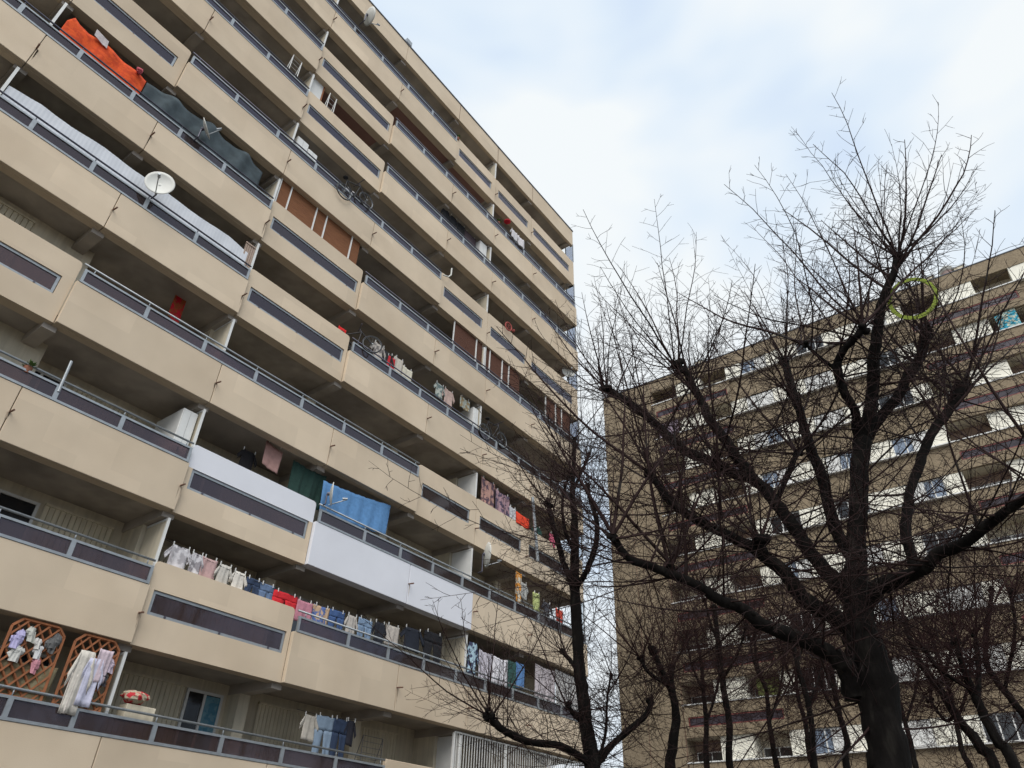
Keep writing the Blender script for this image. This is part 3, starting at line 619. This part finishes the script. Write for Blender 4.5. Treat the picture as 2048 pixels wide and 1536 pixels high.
for i, (y, z, r_, c, lb) in enumerate(((5.06, 3.38, .12, (.45, .42, .65), 'lilac bundle top left in the left trellis'), (5.26, 3.5, .1, (.5, .5, .45), 'grey white bundle near the top of the left trellis'), (5.16, 3.16, .11, (.55, .55, .52), 'white crumpled bag in the left trellis'),
        (5.48, 3.24, .09, (.6, .6, .6), 'small round white bag right in the left trellis'), (5.42, 3.36, .07, (.6, .58, .55), 'smallest white knot in the left trellis'), (5.5, 3.02, .1, (.55, .25, .3), 'pink bundle at the bottom of the left trellis'), (5.66, 3.45, .13, (.12, .12, .12), 'dark grey bundle top right in the left trellis'),
        (6.78, 3.28, .09, (.5, .42, .5), 'pale mauve bag on the right trellis edge'), (6.5, 3.02, .1, (.50, .48, .62), 'lavender bag in the middle of the right trellis'), (6.72, 3.06, .1, (.05, .05, .06), 'black and white bundle at the right trellis edge'))):
    q = MB()
    r_ *= 1.2
    for _ in range(7): q.blob((-14.54+random.uniform(-.02, .03), y+random.uniform(-.45, .45)*r_, z+random.uniform(-.5, .45)*r_), r_*random.uniform(.35, .6), 9, .32, (.6, 1, random.uniform(.7, 1.3)))
    q.patch((-14.5, y-r_*.5, z), (-14.5, y+r_*.5, z+.01), (-14.5, y+r_*random.uniform(.3, .9), z-r_*1.5), (-14.5, y-r_*random.uniform(.2, .8), z-r_*1.4), 6, 5, .02, 1, random.random()*6)
    tag(q.build('bundle', cloth(c)), lb, 'bundle', 'clothes stuffed in the trellises')
for k, y, w_, zt, ln, c, lb in [('shirt', 6.12, .34, 3.4, .95, (.60, .56, .50), 'long ivory shirt at the left side of the right trellis'), ('shirt', 6.32, .32, 3.3, .75, (.55, .55, .68), 'pale lilac shirt on the right trellis'),
        ('towel', 6.5, .24, 3.5, .55, (.55, .45, .50), 'pale pink cloth high on the right trellis'), ('towel', 6.15, .14, 3.0, .62, (.6, .55, .5), 'narrow ivory sleeve hanging below the handrail')]:
    garment(k, y, w_, zt, ln, c, lb, x=-14.47, peg=False)
q = MB(); q.patch((-14.7, 6.88, 3.75), (-14.7, 7.5, 3.7), (-14.7, 7.5, 2.3), (-14.7, 6.9, 2.3), 2, 2, 0, 0)
# cage of bars over the low parapet
t = thing('window_grille', (XS-.03, 20, 2.63), 'white vertical bar grille closing the lowest balcony beside the slender tree', 'grille')
q = MB()
for i in range(60): yy = 17.0+i*.118; q.box(XS-.05, XS-.03, yy-.009, yy+.009, 2.63, 3.62)
q.build('bars', 'white_frame', t); q = MB(); q.box(XS-.06, XS-.02, 16.9, 24, 3.62, 3.66); q.box(XS-.06, XS-.02, 16.9, 24, 2.63, 2.66)
for yy in (16.88, 19.3, 21.7): q.box(XS-.07, XS-.01, yy-.03, yy+.03, 2.66, 3.62)
q.build('grille_frame', 'white_frame', t)

# ================================================================ BUILDING B (brown)
YB = 39.5
B = thing('brown_apartment_building', (-6, 46, G), 'brown gravel faced apartment block with cream window bands behind the bare trees', 'apartment building')
BX0, BX1 = -21.75, 11.0
MB().box(BX0, -17.84, YB, 52, G, 30.27).build('corner_wall', 'brown_gravel', B)
MB().box(-17.84, BX1, YB+1.35, 52, G, 30.2).build('inner_wall', 'loggia_wall', B)
MB().box(-17.84, BX1, YB-.02, YB+1.35, 29.27, 30.27).build('roof_band', 'brown_gravel', B)
MB().box(BX0-.03, BX1, YB-.05, YB+.3, 30.27, 30.33).build('roof_edge', 'roof_edge', B)
q = MB(); q.box(-20.05, -20.02, YB-.004, YB-.001, G, 30.2); q.box(-17.9, -17.86, YB-.004, YB-.001, G, 30.2); q.build('joint_seal', 'rust', B)
LOG = [(-17.84, -15.97), (-14.2, -12.37), (-1.32, .62), (2.44, 4.28), (9.0, 11.0)]
WIN = [(-11.35, -9.6), (-7.65, -5.95), (-4.05, -2.25)]
BAL = [(-17.55, -12.4), (-1.12, 4.2)]
for k in range(11):
    zs = 28.12-2.8*k; zt = zs+1.17
    # brown band under the sill
    q = MB()
    zlo, zhi = zs-1.63, zs-.04
    a0, a1 = zs-1.12, zs-.62
    cur = -17.84
    for (a, b) in BAL:
        if a-.22 > cur: q.box(cur, a-.22, YB, YB+1.35, zlo, zhi)
        q.box(a-.22, b+.22, YB-.18, YB+.0, zlo, a0); q.box(a-.22, b+.22, YB-.18, YB, a1, zhi)
        q.box(a-.22, a, YB-.18, YB, a0, a1); q.box(b, b+.22, YB-.18, YB, a0, a1)
        q.box(a-.22, b+.22, YB+.001, YB+1.35, zlo, zlo+.25)
        q.box(a-.22, b+.22, YB+1.2, YB+1.35, zlo+.25, zhi)
        cur = b+.22
    q.box(cur, BX1, YB, YB+1.35, zlo, zhi)
    q.build('spandrel', 'brown_gravel', B)
    for (a, b) in BAL:
        q = MB(); t_ = .07
        q.box(a, b, YB-.15, YB-.08, a0, a0+t_); q.box(a, b, YB-.15, YB-.08, a1-t_, a1)
        for xx in (a, b-t_): q.box(xx, xx+t_, YB-.15, YB-.08, a0+t_, a1-t_)
        fo = q.build('balcony_slot', 'red_frame', B)
        MB().box(a+t_, b-t_, YB-.12, YB-.10, a0+t_, a1-t_).build('pane', 'purple_glass', fo)
    MB().box(-17.84, BX1, YB-.24, YB-.0, zs-.04, zs+.02).build('sill', 'white_frame', B)
    # cream piers / wall between openings
    q = MB(); ops = sorted(LOG+WIN)
    cur = None
    edges = [(-15.97, -14.2), (-12.37, -11.35), (-9.6, -7.65), (-5.95, -4.05), (-2.25, -1.32), (.62, 2.44), (4.28, 9.0)]
    for a, b in edges: q.box(a, b, YB+.02, YB+1.35, zs+.02, zt)
    q.box(-12.37, -1.32, YB+.0, YB+.3, zt-.0, zt+.0+.001)
    q.build('cream_wall', 'cream_panel', B)
    # windows with shutters
    for i, (a, b) in enumerate(WIN):
        rr = random.Random(k*31+i*7); mode = rr.choice(('closed', 'half', 'open', 'half', 'half', 'closed'))
        q = MB(); y0 = YB+.12; t_ = .06
        q.box(a, b, y0, y0+.05, zs+.02, zs+.08); q.box(a, b, y0, y0+.05, zt-.06, zt)
        for xx in (a, a+(b-a)*.36, a+(b-a)*.68, b-t_): q.box(xx, xx+t_, y0, y0+.05, zs+.08, zt-.06)
        fo = q.build('window', 'white_frame', B)
        MB().box(a+.02, b-.02, y0+.03, y0+.04, zs+.05, zt-.03).build('pane', 'dark_glass' if mode == 'open' else 'blue_pane' if 'blue_pane' in MT else mat('blue_pane', (.20, .25, .33), .15, var=.2, spec=.7), fo)
        q = MB(); e0, e1 = (a+.03, b-.03) if mode == 'closed' else ((a+.03, a+(b-a)*.5) if rr.random() < .5 else (a+(b-a)*.55, b-.03))
        if mode != 'open':
            nn = int((e1-e0)/.13)
            for j in range(nn): xx = e0+(e1-e0)*j/nn; q.box(xx, xx+(e1-e0)/nn-.012, y0-.05, y0-.02, zs+.05, zt-.04)
            q.build('shutter', 'white_frame', fo)
    # loggia interiors
    for i, (a, b) in enumerate(LOG):
        rr = random.Random(k*17+i)
        MB().box(a, b, YB+.02, YB+1.0, zt-.014, zt-.003).build('loggia_ceiling', 'loggia_wall', B)
        q = MB(); q.box(a, b, YB+1.00, YB+1.349, zs-.2, zt-.001); q.build('loggia_back', 'loggia_wall' if rr.random() < .5 else 'loggia_brown', B)
        q = MB(); q.box(a+.1, b-.1, YB+.94, YB+.99, zs+.0, zs+.62); fo = q.build('loggia_window', 'white_frame', B)
        q = MB(); q.box(a+.16, (a+b)/2-.03, YB+.92, YB+.938, zs+.02, zs+.56); q.box((a+b)/2+.03, b-.16, YB+.92, YB+.938, zs+.02, zs+.56); q.build('pane', 'dark_glass', fo)
# roof clutter
def roofvent(x, label, kind):
    t = thing('roof_vent', (x, YB+.8, 30.2), label, 'roof vent', 'vents on the brown roof')
    if kind: MB().tube([(x, YB+.8, 30.2), (x, YB+.8, 31.1)], [.32, .3], 14).build('stack', cloth((.3, .22, .2)), t, smooth=False); MB().blob((x, YB+.8, 31.15), .42, 14, 0, (1, 1, .6)).build('cowl', 'dish_white', t, smooth=True)
    else: MB().box(x-.25, x+.25, YB+.6, YB+1.1, 30.2, 31.0).build('stack', 'loggia_wall', t); MB().box(x-.32, x+.32, YB+.55, YB+1.15, 31.0, 31.08).build('cap', 'frame_metal', t)
roofvent(1.6, 'domed white roof cowl on the brown block right of the bright hoop', 1); roofvent(.6, 'pale square roof vent left of the domed cowl', 0); roofvent(2.25, 'small square roof vent right of the domed cowl', 0); roofvent(-8.8, 'square roof vent midway along the brown block roofline', 0); roofvent(-14.3, 'square roof vent nearest the left end of the brown block', 0)
# things in building B loggias
q = MB(); q.patch((2.75, YB-.1, 26.35), (3.75, YB-.1, 26.55), (3.75, YB-.1, 25.35), (2.75, YB-.1, 25.3), 14, 10, .04, 2, axis=(0, 1, 0)); tag(q.build('hung_blanket', cloth((.03, .30, .42), (.45, .5, .42)), solid=.01), 'turquoise blanket with pale pattern hung on a high loggia of the brown block', 'blanket')
q = MB(); q.patch((-17.5, YB-.05, 26.5), (-16.1, YB-.05, 26.5), (-16.1, YB-.05, 24.6), (-17.6, YB-.05, 24.6), 14, 10, .05, 3, axis=(0, 1, 0)); tag(q.build('hung_sheet', cloth((.30, .24, .30)), solid=.01), 'mauve sheet hanging from the left loggia of the brown block', 'sheet')
q = MB(); q.patch((-13.7, YB+.3, 8.9+.6), (-12.5, YB+.3, 8.9+.6), (-12.5, YB+.3, 8.0), (-13.7, YB+.3, 8.0), 10, 8, .05, 3, axis=(0, 1, 0)); tag(q.build('awning', cloth((.12, .14, .04)), solid=.01), 'olive green cloth filling a low loggia of the brown block', 'cloth')

# ================================================================ TREES
class Twigs:
    def __init__(s): s.g = {}
    def add(s, pts, rad):
        s.g.setdefault(len(pts), []).append((pts, rad))
    def build(s, name, m, parent, sides=3):
        V = []; F = []; off = 0
        for nn, lst in s.g.items():
            P = np.array([p for p, r in lst], float); Rr = np.array([r for p, r in lst], float)
            T = np.empty_like(P); T[:, 1:-1] = P[:, 2:]-P[:, :-2]; T[:, 0] = P[:, 1]-P[:, 0]; T[:, -1] = P[:, -1]-P[:, -2]
            T /= np.linalg.norm(T, axis=2, keepdims=True)+1e-9
            U = np.cross(T, np.array([.83, .41, .37])); U /= np.linalg.norm(U, axis=2, keepdims=True)+1e-9; Wv = np.cross(T, U)
            ang = np.arange(sides)*2*np.pi/sides
            v = P[:, :, None, :]+Rr[:, :, None, None]*(U[:, :, None, :]*np.cos(ang)[None, None, :, None]+Wv[:, :, None, :]*np.sin(ang)[None, None, :, None])
            N_ = len(lst); idx = np.arange(N_*nn*sides).reshape(N_, nn, sides)+off; nx = np.roll(idx, -1, axis=2)
            f = np.stack([idx[:, :-1], nx[:, :-1], nx[:, 1:], idx[:, 1:]], axis=-1).reshape(-1, 4)
            V.append(v.reshape(-1, 3)); F.append(f); off += N_*nn*sides
        V = np.concatenate(V); F = np.concatenate(F).astype(np.int32)
        me = bpy.data.meshes.new(name); me.vertices.add(len(V)); me.vertices.foreach_set('co', V.ravel())
        me.loops.add(F.size); me.loops.foreach_set('vertex_index', F.ravel()); me.polygons.add(len(F))
        me.polygons.foreach_set('loop_start', np.arange(0, F.size, 4, dtype=np.int32)); me.update(calc_edges=True)
        me.materials.append(MT[m]); o = bpy.data.objects.new(name, me); COL.objects.link(o)
        o.parent = parent; o.matrix_parent_inverse = Matrix.Translation(-Vector(parent.location)); return o
def nrm(v): return v/(np.linalg.norm(v)+1e-9)
def curve(p, d, L, nn, bend, up):
    pts = [np.array(p, float)]; d = nrm(np.array(d, float)); st = L/(nn-1)
    for i in range(nn-1):
        d = nrm(d+rng.normal(0, bend, 3)+np.array([0, 0, up])); pts.append(pts[-1]+d*st)
    return pts
def whip(tw, p, d, L, r, dens=1.0, up=.06, lat=.5, sub=True):
    nn = 11; pts = curve(p, d, L, nn, .055, up*.8); rr = np.linspace(r, r*.22, nn); tw.add(pts, rr)
    n_l = int(L/.105*dens); side = nrm(np.cross(nrm(pts[-1]-pts[0]), rng.normal(0, 1, 3)))
    for j in range(n_l):
        t = .10+.88*(j+rng.random())/n_l; a = min(int(t*(nn-1)), nn-2); fr = t*(nn-1)-a
        q = pts[a]*(1-fr)+pts[a+1]*fr; dd = nrm(pts[a+1]-pts[a]); side = nrm(-side+rng.normal(0, .45, 3)); side = nrm(side-dd*np.dot(side, dd))
        ll = lat*(1.15-t*.85)*rng.uniform(.45, 1.15); an = rng.uniform(.65, 1.15)
        ld = dd*math.cos(an)+side*math.sin(an); lp = curve(q, ld, ll, 5, .13, .03); r1 = max(.0031, r*.30*(1.1-t*.5))
        tw.add(lp, np.linspace(r1, .0022, 5))
        if sub:
            for _ in range(rng.integers(1, 3)):
                k = rng.integers(1, 4); sd_ = nrm(nrm(lp[k+1]-lp[k])+rng.normal(0, .75, 3)); tw.add(curve(lp[k], sd_, ll*rng.uniform(.2, .5), 3, .12, .02), np.array([.0028, .0024, .0018]))
def smooth_path(P, rad, per=5):
    P = [np.array(p, float) for p in P]; out, ro = [], []
    for i in range(len(P)-1):
        p0 = P[max(i-1, 0)]; p1 = P[i]; p2 = P[i+1]; p3 = P[min(i+2, len(P)-1)]
        for k in range(per):
            t = k/per; out.append(.5*((2*p1)+(-p0+p2)*t+(2*p0-5*p1+4*p2-p3)*t*t+(-p0+3*p1-3*p2+p3)*t**3)); ro.append(rad[i]*(1-t)+rad[i+1]*t)
    out.append(P[-1]); ro.append(rad[-1]); return out, ro
def tree(name, label, limbs, R0, whips=12, WL=(1.6, 3.0), epi=3, dens=1.0, wr=.012, lat=.5, knob=1.0, basepx=None, ep_len=(.7, 1.7), bias=None, sides=14, thin=.92, tm='twig'):
    """limbs: list of (points [(px, py, dR)], half-widths px, has_knob)"""
    b0 = at_dist(*basepx, R0); t = thing(name, (b0.x, b0.y, G), label, 'tree', 'bare winter trees')
    tr = MB(); tw = Twigs()
    for li, (pts, hw, kn) in enumerate(limbs):
        W3 = [np.array(at_dist(x, y, R0+dr)) for x, y, dr in pts]
        rad = [h*(thin if li == 0 else .84*thin)/FPX*float(Vector(w_).dot(cf)) for h, w_ in zip(hw, W3)]
        if li == 0:
            W3 = [np.array([b0.x, b0.y, G-.1])+(W3[0]-np.array([b0.x, b0.y, W3[0][2]]))*0, ] + W3; rad = [rad[0]*1.35] + rad
        path, rr = smooth_path(W3, rad)
        path = [p+rng.normal(0, .12, 3)*r_*.6 for p, r_ in zip(path, rr)]
        rr = [r_*(1+rng.normal(0, .03)) for r_ in rr]
        tr.tube(path, rr, sides, jit=.05)
        # small burrs
        for k in range(2, len(path)-1, 3):
            if rng.random() < .45: o = rng.normal(0, 1, 3); o = nrm(o); tr.blob(path[k]+o*rr[k]*.75, rr[k]*rng.uniform(.3, .55), 7, .2)
        axis = nrm(path[-1]-path[-4])
        if kn:
            e_ = path[-1]; rk = max(rr[-1]*1.2, .035)*knob
            for _ in range(6): tr.blob(e_+rng.normal(0, .55, 3)*rk, rk*rng.uniform(.55, .95), 9, .22)
            nw = int(whips*kn); ph0 = rng.uniform(0, 6.28)
            for wi in range(nw):
                phi = ph0+wi*2.39996; inc = .15+1.1*math.sqrt((wi+rng.uniform(0, .8))/nw); d = nrm(np.array([math.sin(inc)*math.cos(phi), math.sin(inc)*math.sin(phi), math.cos(inc)])+axis*.35+(np.array(bias) if bias else 0))
                kb = len(path)-1 if wi % 5 < 2 or inc < .5 else int(rng.integers(max(1, int(len(path)*.66)), len(path)))
                whip(tw, path[kb]+rng.normal(0, .35, 3)*rk, d, rng.uniform(*WL)*(1.0-.12*abs(d[2])), wr*rng.choice([.5, .65, .85, 1.15]), dens, up=.07, lat=lat)
        # shoots along the limb
        Lm = sum(np.linalg.norm(path[i+1]-path[i]) for i in range(len(path)-1))
        lowf = 1.7 if (li and sum(p[1] for p in pts)/len(pts) > 980) else 1
        for _ in range(int(Lm*epi*lowf*(1 if li else .25))):
            k = rng.integers(2, len(path)-1); d = nrm(rng.normal(0, 1, 3)*np.array([1, 1, .55])+np.array([0, 0, .15]))
            whip(tw, path[k]+d*rr[k]*.8, d, rng.uniform(*ep_len), wr*rng.uniform(.35, .75), dens*.9, up=.035, lat=lat*.9)
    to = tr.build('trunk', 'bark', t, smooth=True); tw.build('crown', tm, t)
    return t
# big pollard on the right
T1 = [
 ([(1790, 1640, 0), (1782, 1536, 0), (1766, 1445, 0), (1752, 1364, 0), (1728, 1290, 0), (1716, 1215, 0), (1713, 1090, 0), (1720, 960, .05), (1724, 880, .1)], [48, 44, 42, 44, 40, 30, 20, 19, 19], 0),
 ([(1735, 1320, 0), (1708, 1262, 0), (1660, 1230, -.1), (1605, 1195, -.2), (1570, 1146, -.3), (1533, 1117, -.4), (1508, 1097, -.45), (1447, 1067, -.6), (1397, 1042, -.7), (1343, 1005, -.8), (1318, 973, -.85), (1298, 946, -.9)], [30, 26, 23, 20, 18, 16, 15, 13, 12, 11, 9, 8], .8),
 ([(1722, 1290, 0), (1712, 1215, .1), (1672, 1165, .2), (1622, 1105, .3), (1583, 1047, .4), (1546, 998, .5), (1509, 961, .6), (1471, 948, .65), (1422, 924, .7), (1368, 899, .8), (1323, 859, .9), (1284, 826, 1.0), (1249, 799, 1.05), (1212, 777, 1.1)], [28, 24, 20, 18, 17, 16, 14, 14, 13, 12, 11, 10, 9, 9], 1),
 ([(1509, 961, .6), (1490, 935, .6), (1471, 912, .6), (1447, 874, .55), (1417, 837, .5), (1408, 812, .45), (1385, 772, .4), (1372, 745, .35), (1352, 733, .3)], [14, 14, 13, 13, 12, 11, 10, 9, 9], 1.2),
 ([(1712, 1130, .1), (1688, 1090, .25), (1666, 1046, .4), (1644, 953, .6), (1622, 902, .8), (1607, 850, .9), (1595, 809, 1.0), (1580, 764, 1.1), (1571, 724, 1.2)], [18, 17, 15, 14, 13, 12, 11, 10, 10], 1.2),
 ([(1714, 1400, 0), (1695, 1337, -.1), (1654, 1304, -.3), (1600, 1277, -.5), (1527, 1250, -.8), (1489, 1220, -.9), (1439, 1200, -1.1), (1401, 1175, -1.2), (1348, 1151, -1.35), (1298, 1131, -1.5), (1256, 1116, -1.6), (1225, 1070, -1.7)], [30, 27, 22, 19, 16, 15, 14, 13, 12, 11, 10, 9], .7),
 ([(1724, 885, .1), (1741, 820, 0), (1746, 768, -.1), (1748, 712, -.15), (1753, 679, -.2), (1757, 646, -.25), (1762, 613, -.3), (1773, 580, -.35), (1788, 546, -.4), (1794, 512, -.4)], [19, 17, 15, 15, 14, 13, 12, 11, 9, 8], 1.5),
 ([(1722, 900, .1), (1744, 857, .2), (1772, 820, .3), (1799, 790, .4), (1813, 757, .5), (1832, 730, .6), (1846, 701, .65), (1854, 662, .7)], [15, 14, 13, 13, 13, 12, 11, 11], 1.0),
 ([(1722, 905, .1), (1715, 857, 0), (1708, 818, -.2), (1688, 785, -.4), (1680, 760, -.5), (1674, 734, -.6), (1678, 718, -.65), (1689, 697, -.75), (1711, 675, -.85), (1725, 655, -.9)], [14, 13, 11, 11, 11, 11, 10, 9, 9, 9], .9),
 ([(1725, 1210, 0), (1760, 1172, -.1), (1800, 1160, -.2), (1850, 1135, -.4), (1877, 1107, -.5), (1921, 1090, -.65), (1987, 1041, -.9), (2048, 999, -1.1), (2110, 960, -1.3)], [26, 22, 19, 17, 16, 15, 13, 12, 10], 1),
 ([(1830, 1150, -.25), (1826, 1120, -.2), (1812, 1067, 0), (1815, 1023, .1), (1821, 979, .2), (1839, 930, .3), (1854, 886, .4), (1877, 846, .5), (1894, 828, .55), (1910, 797, .6), (1930, 770, .65)], [15, 14, 13, 13, 12, 12, 12, 12, 12, 12, 11], 1.2),
 ([(1674, 740, -.6), (1640, 715, -.7), (1612, 690, -.8)], [5, 4, 4], .3),
 ([(1555, 1000, .5), (1588, 920, .4), (1596, 905, .4)], [7, 7, 8], .5),
 ([(1533, 1117, -.4), (1525, 1098, -.5), (1520, 1085, -.5)], [12, 12, 12], .9),
 ([(1348, 1151, -1.3), (1342, 1130, -1.3)], [9, 8], .5),
 ([(1471, 948, .65), (1440, 925, .5), (1432, 918, .4)], [6, 6, 6], .4),
]
tree('pollarded_tree', 'large dark pollarded tree with the yellow green hoop, nearest on the right', T1, 9.0, whips=15, WL=(1.5, 3.05), epi=8, dens=.82, wr=.021, lat=.76, basepx=(1782, 1536), ep_len=(.8, 3.0))
# slender tree in the centre
T2 = [
 ([(1190, 1600, 0), (1186, 1536, 0), (1177, 1477, 0), (1166, 1401, 0), (1158, 1326, 0), (1152, 1225, 0), (1149, 1132, 0), (1150, 1060, 0), (1146, 1000, 0), (1147, 940, 0), (1149, 880, 0)], [22, 20, 17, 15, 14, 13, 11, 9, 7, 5, 4], .5),
 ([(1149, 1190, 0), (1141, 1161, .1), (1127, 1124, .2), (1117, 1088, .3), (1108, 1058, .4), (1101, 1029, .5), (1097, 1007, .5)], [9, 9, 8, 8, 7, 7, 7], .9),
 ([(1150, 1180, 0), (1156, 1168, -.1), (1171, 1146, -.3), (1186, 1110, -.5), (1193, 1080, -.6), (1194, 1044, -.7), (1184, 1010, -.7), (1172, 970, -.7)], [9, 9, 8, 8, 7, 7, 6, 6], .8),
 ([(1186, 1536, 0), (1200, 1520, .1), (1225, 1489, .3), (1263, 1456, .5), (1291, 1431, .6), (1303, 1402, .7)], [12, 11, 9, 9, 8, 8], .7),
 ([(1187, 1536, 0), (1170, 1520, -.1), (1145, 1504, -.3), (1115, 1490, -.5), (1069, 1486, -.8), (1038, 1477, -1.0), (1007, 1460, -1.2), (986, 1443, -1.3), (976, 1430, -1.4)], [12, 11, 10, 10, 10, 10, 10, 10, 9], .9),
 ([(1161, 1440, 0), (1145, 1425, -.1), (1136, 1410, -.2)], [8, 7, 6], .6),
 ([(1155, 1340, 0), (1138, 1318, .2), (1124, 1302, .3)], [7, 6, 6], .7),
 ([(1200, 1510, .1), (1212, 1460, .4), (1214, 1400, .5), (1222, 1350, .6)], [5, 4, 3, 3], .4),
 ([(1147, 980, 0), (1165, 940, .3), (1178, 910, .4)], [5, 4, 4], .5),
 ([(1151, 1110, 0), (1130, 1060, -.5), (1125, 1000, -.6), (1138, 950, -.8)], [6, 5, 4, 4], .6),
]
tree('slender_tree', 'slender dark bare tree standing in the gap between the two buildings', T2, 14.0, thin=.85, whips=13, WL=(1.2, 3.2), epi=13, dens=.85, wr=.015, lat=.62, basepx=(1187, 1536), ep_len=(.7, 1.9), bias=(-.12, -.05, 0), sides=10)
# trees further back
def back(label, trunk, hw, R0, extra, **k): 
    tree('bare_tree', label, [(trunk, hw, .7)]+extra, R0, basepx=trunk[0][:2], sides=8, **k)
KW = dict(tm='twig_red', thin=.78, whips=14, WL=(1.2, 3.6), epi=15, dens=.72, wr=.014, lat=.75, ep_len=(.8, 2.8), knob=1)
back('thin bare tree in front of the left bays of the brown block', [(1463, 1560, 0), (1459, 1451, 0), (1449, 1389, 0), (1441, 1326, 0), (1434, 1263, 0), (1429, 1215, 0)], [9, 8, 8, 7, 6, 5], 17,
     [([(1438, 1290, 0), (1419, 1240, .3), (1410, 1200, .4)], [5, 4, 4], .6), ([(1445, 1360, 0), (1478, 1300, -.5), (1492, 1250, -.8)], [5, 4, 3], .6)], **KW)
back('low bare tree with knotted stubs at the brown corner wall', [(1345, 1600, 0), (1340, 1536, 0), (1352, 1440, 0), (1345, 1390, 0), (1325, 1345, 0), (1305, 1300, 0)], [16, 14, 11, 9, 8, 7], 15,
     [([(1350, 1420, 0), (1345, 1370, .3), (1343, 1335, .4)], [8, 7, 7], .9), ([(1335, 1370, 0), (1297, 1345, -.5), (1282, 1318, -.6)], [7, 6, 6], .8)], **KW)
back('bare tree just left of the big trunk', [(1634, 1560, 0), (1625, 1464, 0), (1615, 1401, 0), (1597, 1338, 0), (1585, 1275, 0)], [8, 7, 7, 6, 5], 16,
     [([(1617, 1410, 0), (1640, 1350, .5), (1650, 1290, .8)], [5, 4, 3], .6)], **KW)
back('bare tree partly hidden behind the big trunk', [(1697, 1560, 0), (1695, 1486, 0), (1679, 1431, 0), (1669, 1377, 0), (1660, 1320, 0)], [9, 8, 7, 6, 5], 19,
     [([(1679, 1431, 0), (1650, 1390, -.5), (1640, 1340, -.6)], [5, 4, 4], .6)], **KW)
back('bare tree leaning left, right of the big trunk', [(1998, 1560, 0), (1965, 1500, 0), (1912, 1431, 0), (1879, 1377, 0), (1844, 1331, 0), (1822, 1282, 0), (1805, 1235, 0)], [14, 13, 11, 9, 8, 7, 6], 14,
     [([(1912, 1431, 0), (1890, 1440, .4), (1860, 1400, .6)], [6, 5, 4], .6), ([(1879, 1377, 0), (1900, 1310, .3), (1905, 1250, .5)], [6, 5, 4], .8)], **KW)
back('forked bare tree near the right edge', [(2040, 1560, 0), (1993, 1480, 0), (1960, 1412, 0), (1944, 1380, 0), (1925, 1330, 0), (1912, 1280, 0)], [15, 13, 12, 10, 8, 6], 13,
     [([(1955, 1402, 0), (1957, 1336, .4), (1950, 1270, .5)], [9, 8, 6], .9), ([(1944, 1380, 0), (1880, 1340, -.4), (1850, 1300, -.6)], [6, 5, 5], .6)], **KW)
back('rightmost bare tree cut by the frame', [(2110, 1560, 0), (2060, 1450, 0), (2020, 1395, 0), (1985, 1350, 0), (1970, 1300, 0), (1985, 1180, 0)], [12, 10, 9, 8, 7, 5], 16,
     [([(2060, 1450, 0), (2075, 1340, .4), (2070, 1230, .5)], [8, 7, 5], .9), ([(2010, 1380, 0), (2030, 1260, -.4), (2020, 1180, -.6)], [6, 5, 5], .8)], **KW)
for px_, rr_, lb in ((1515, 20, 'thin bare tree midway between the left thin tree and the tree beside the big trunk'), (1585, 23, 'farthest thin bare tree left of the big trunk'), (1770, 22, 'thin bare tree rising just behind the right side of the big trunk'), (1870, 24, 'thin distant bare tree under the right limb of the big tree'), (1395, 21, 'thin distant bare tree by the lowest left loggias of the brown block')):
    pts = []
    for i in range(6):
        y_ = 1570-i*62; x_ = px_+(y_-1300)*(px_-1106)/2676+random.uniform(-6, 6); pts.append((x_, y_, i*.05))
    back(lb, pts, [8, 7, 6, 5, 4, 3], rr_, [([(pts[2][0], pts[2][1], .1), (pts[2][0]+22, pts[2][1]-70, .5), (pts[2][0]+28, pts[2][1]-130, .8)], [4, 4, 3], .7), ([(pts[3][0], pts[3][1], .1), (pts[3][0]-24, pts[3][1]-55, -.4), (pts[3][0]-34, pts[3][1]-110, -.6)], [4, 3, 3], .7)], **KW)
# hoop caught in the big tree
hc = Vector(at_dist(1825, 597, 8.75)); vd = hc.normalized(); hu = vd.cross(Vector((0, 0, 1))).normalized(); hv = hu.cross(vd); hv = (hv*.92+vd*.38).normalized()
q = MB(); rad_ = 41/FPX*hc.dot(cf); wv = 3.7/FPX*hc.dot(cf); sg = 48
hn = hu.cross(hv).normalized()
for k in range(sg):
    a = 2*math.pi*k/sg; d = hu*math.cos(a)+hv*math.sin(a)
    for ss, tt in ((-1, -1), (1, -1), (1, 1), (-1, 1)): q.v.append(tuple(hc+d*(rad_+ss*wv)+hn*(.006*tt)))
for k in range(sg):
    for j in range(4):
        a = k*4+j; b = k*4+(j+1) % 4; c2 = ((k+1) % sg)*4; q.f.append((a, b, c2+(j+1) % 4, c2+j)); q.m.append(0)
tag(q.build('toy_hoop', 'hoop'), 'yellow green plastic hoop caught high in the big bare tree', 'hoop')
print('OBJ', len(bpy.data.objects), 'faces', sum(len(m.polygons) for m in bpy.data.meshes))
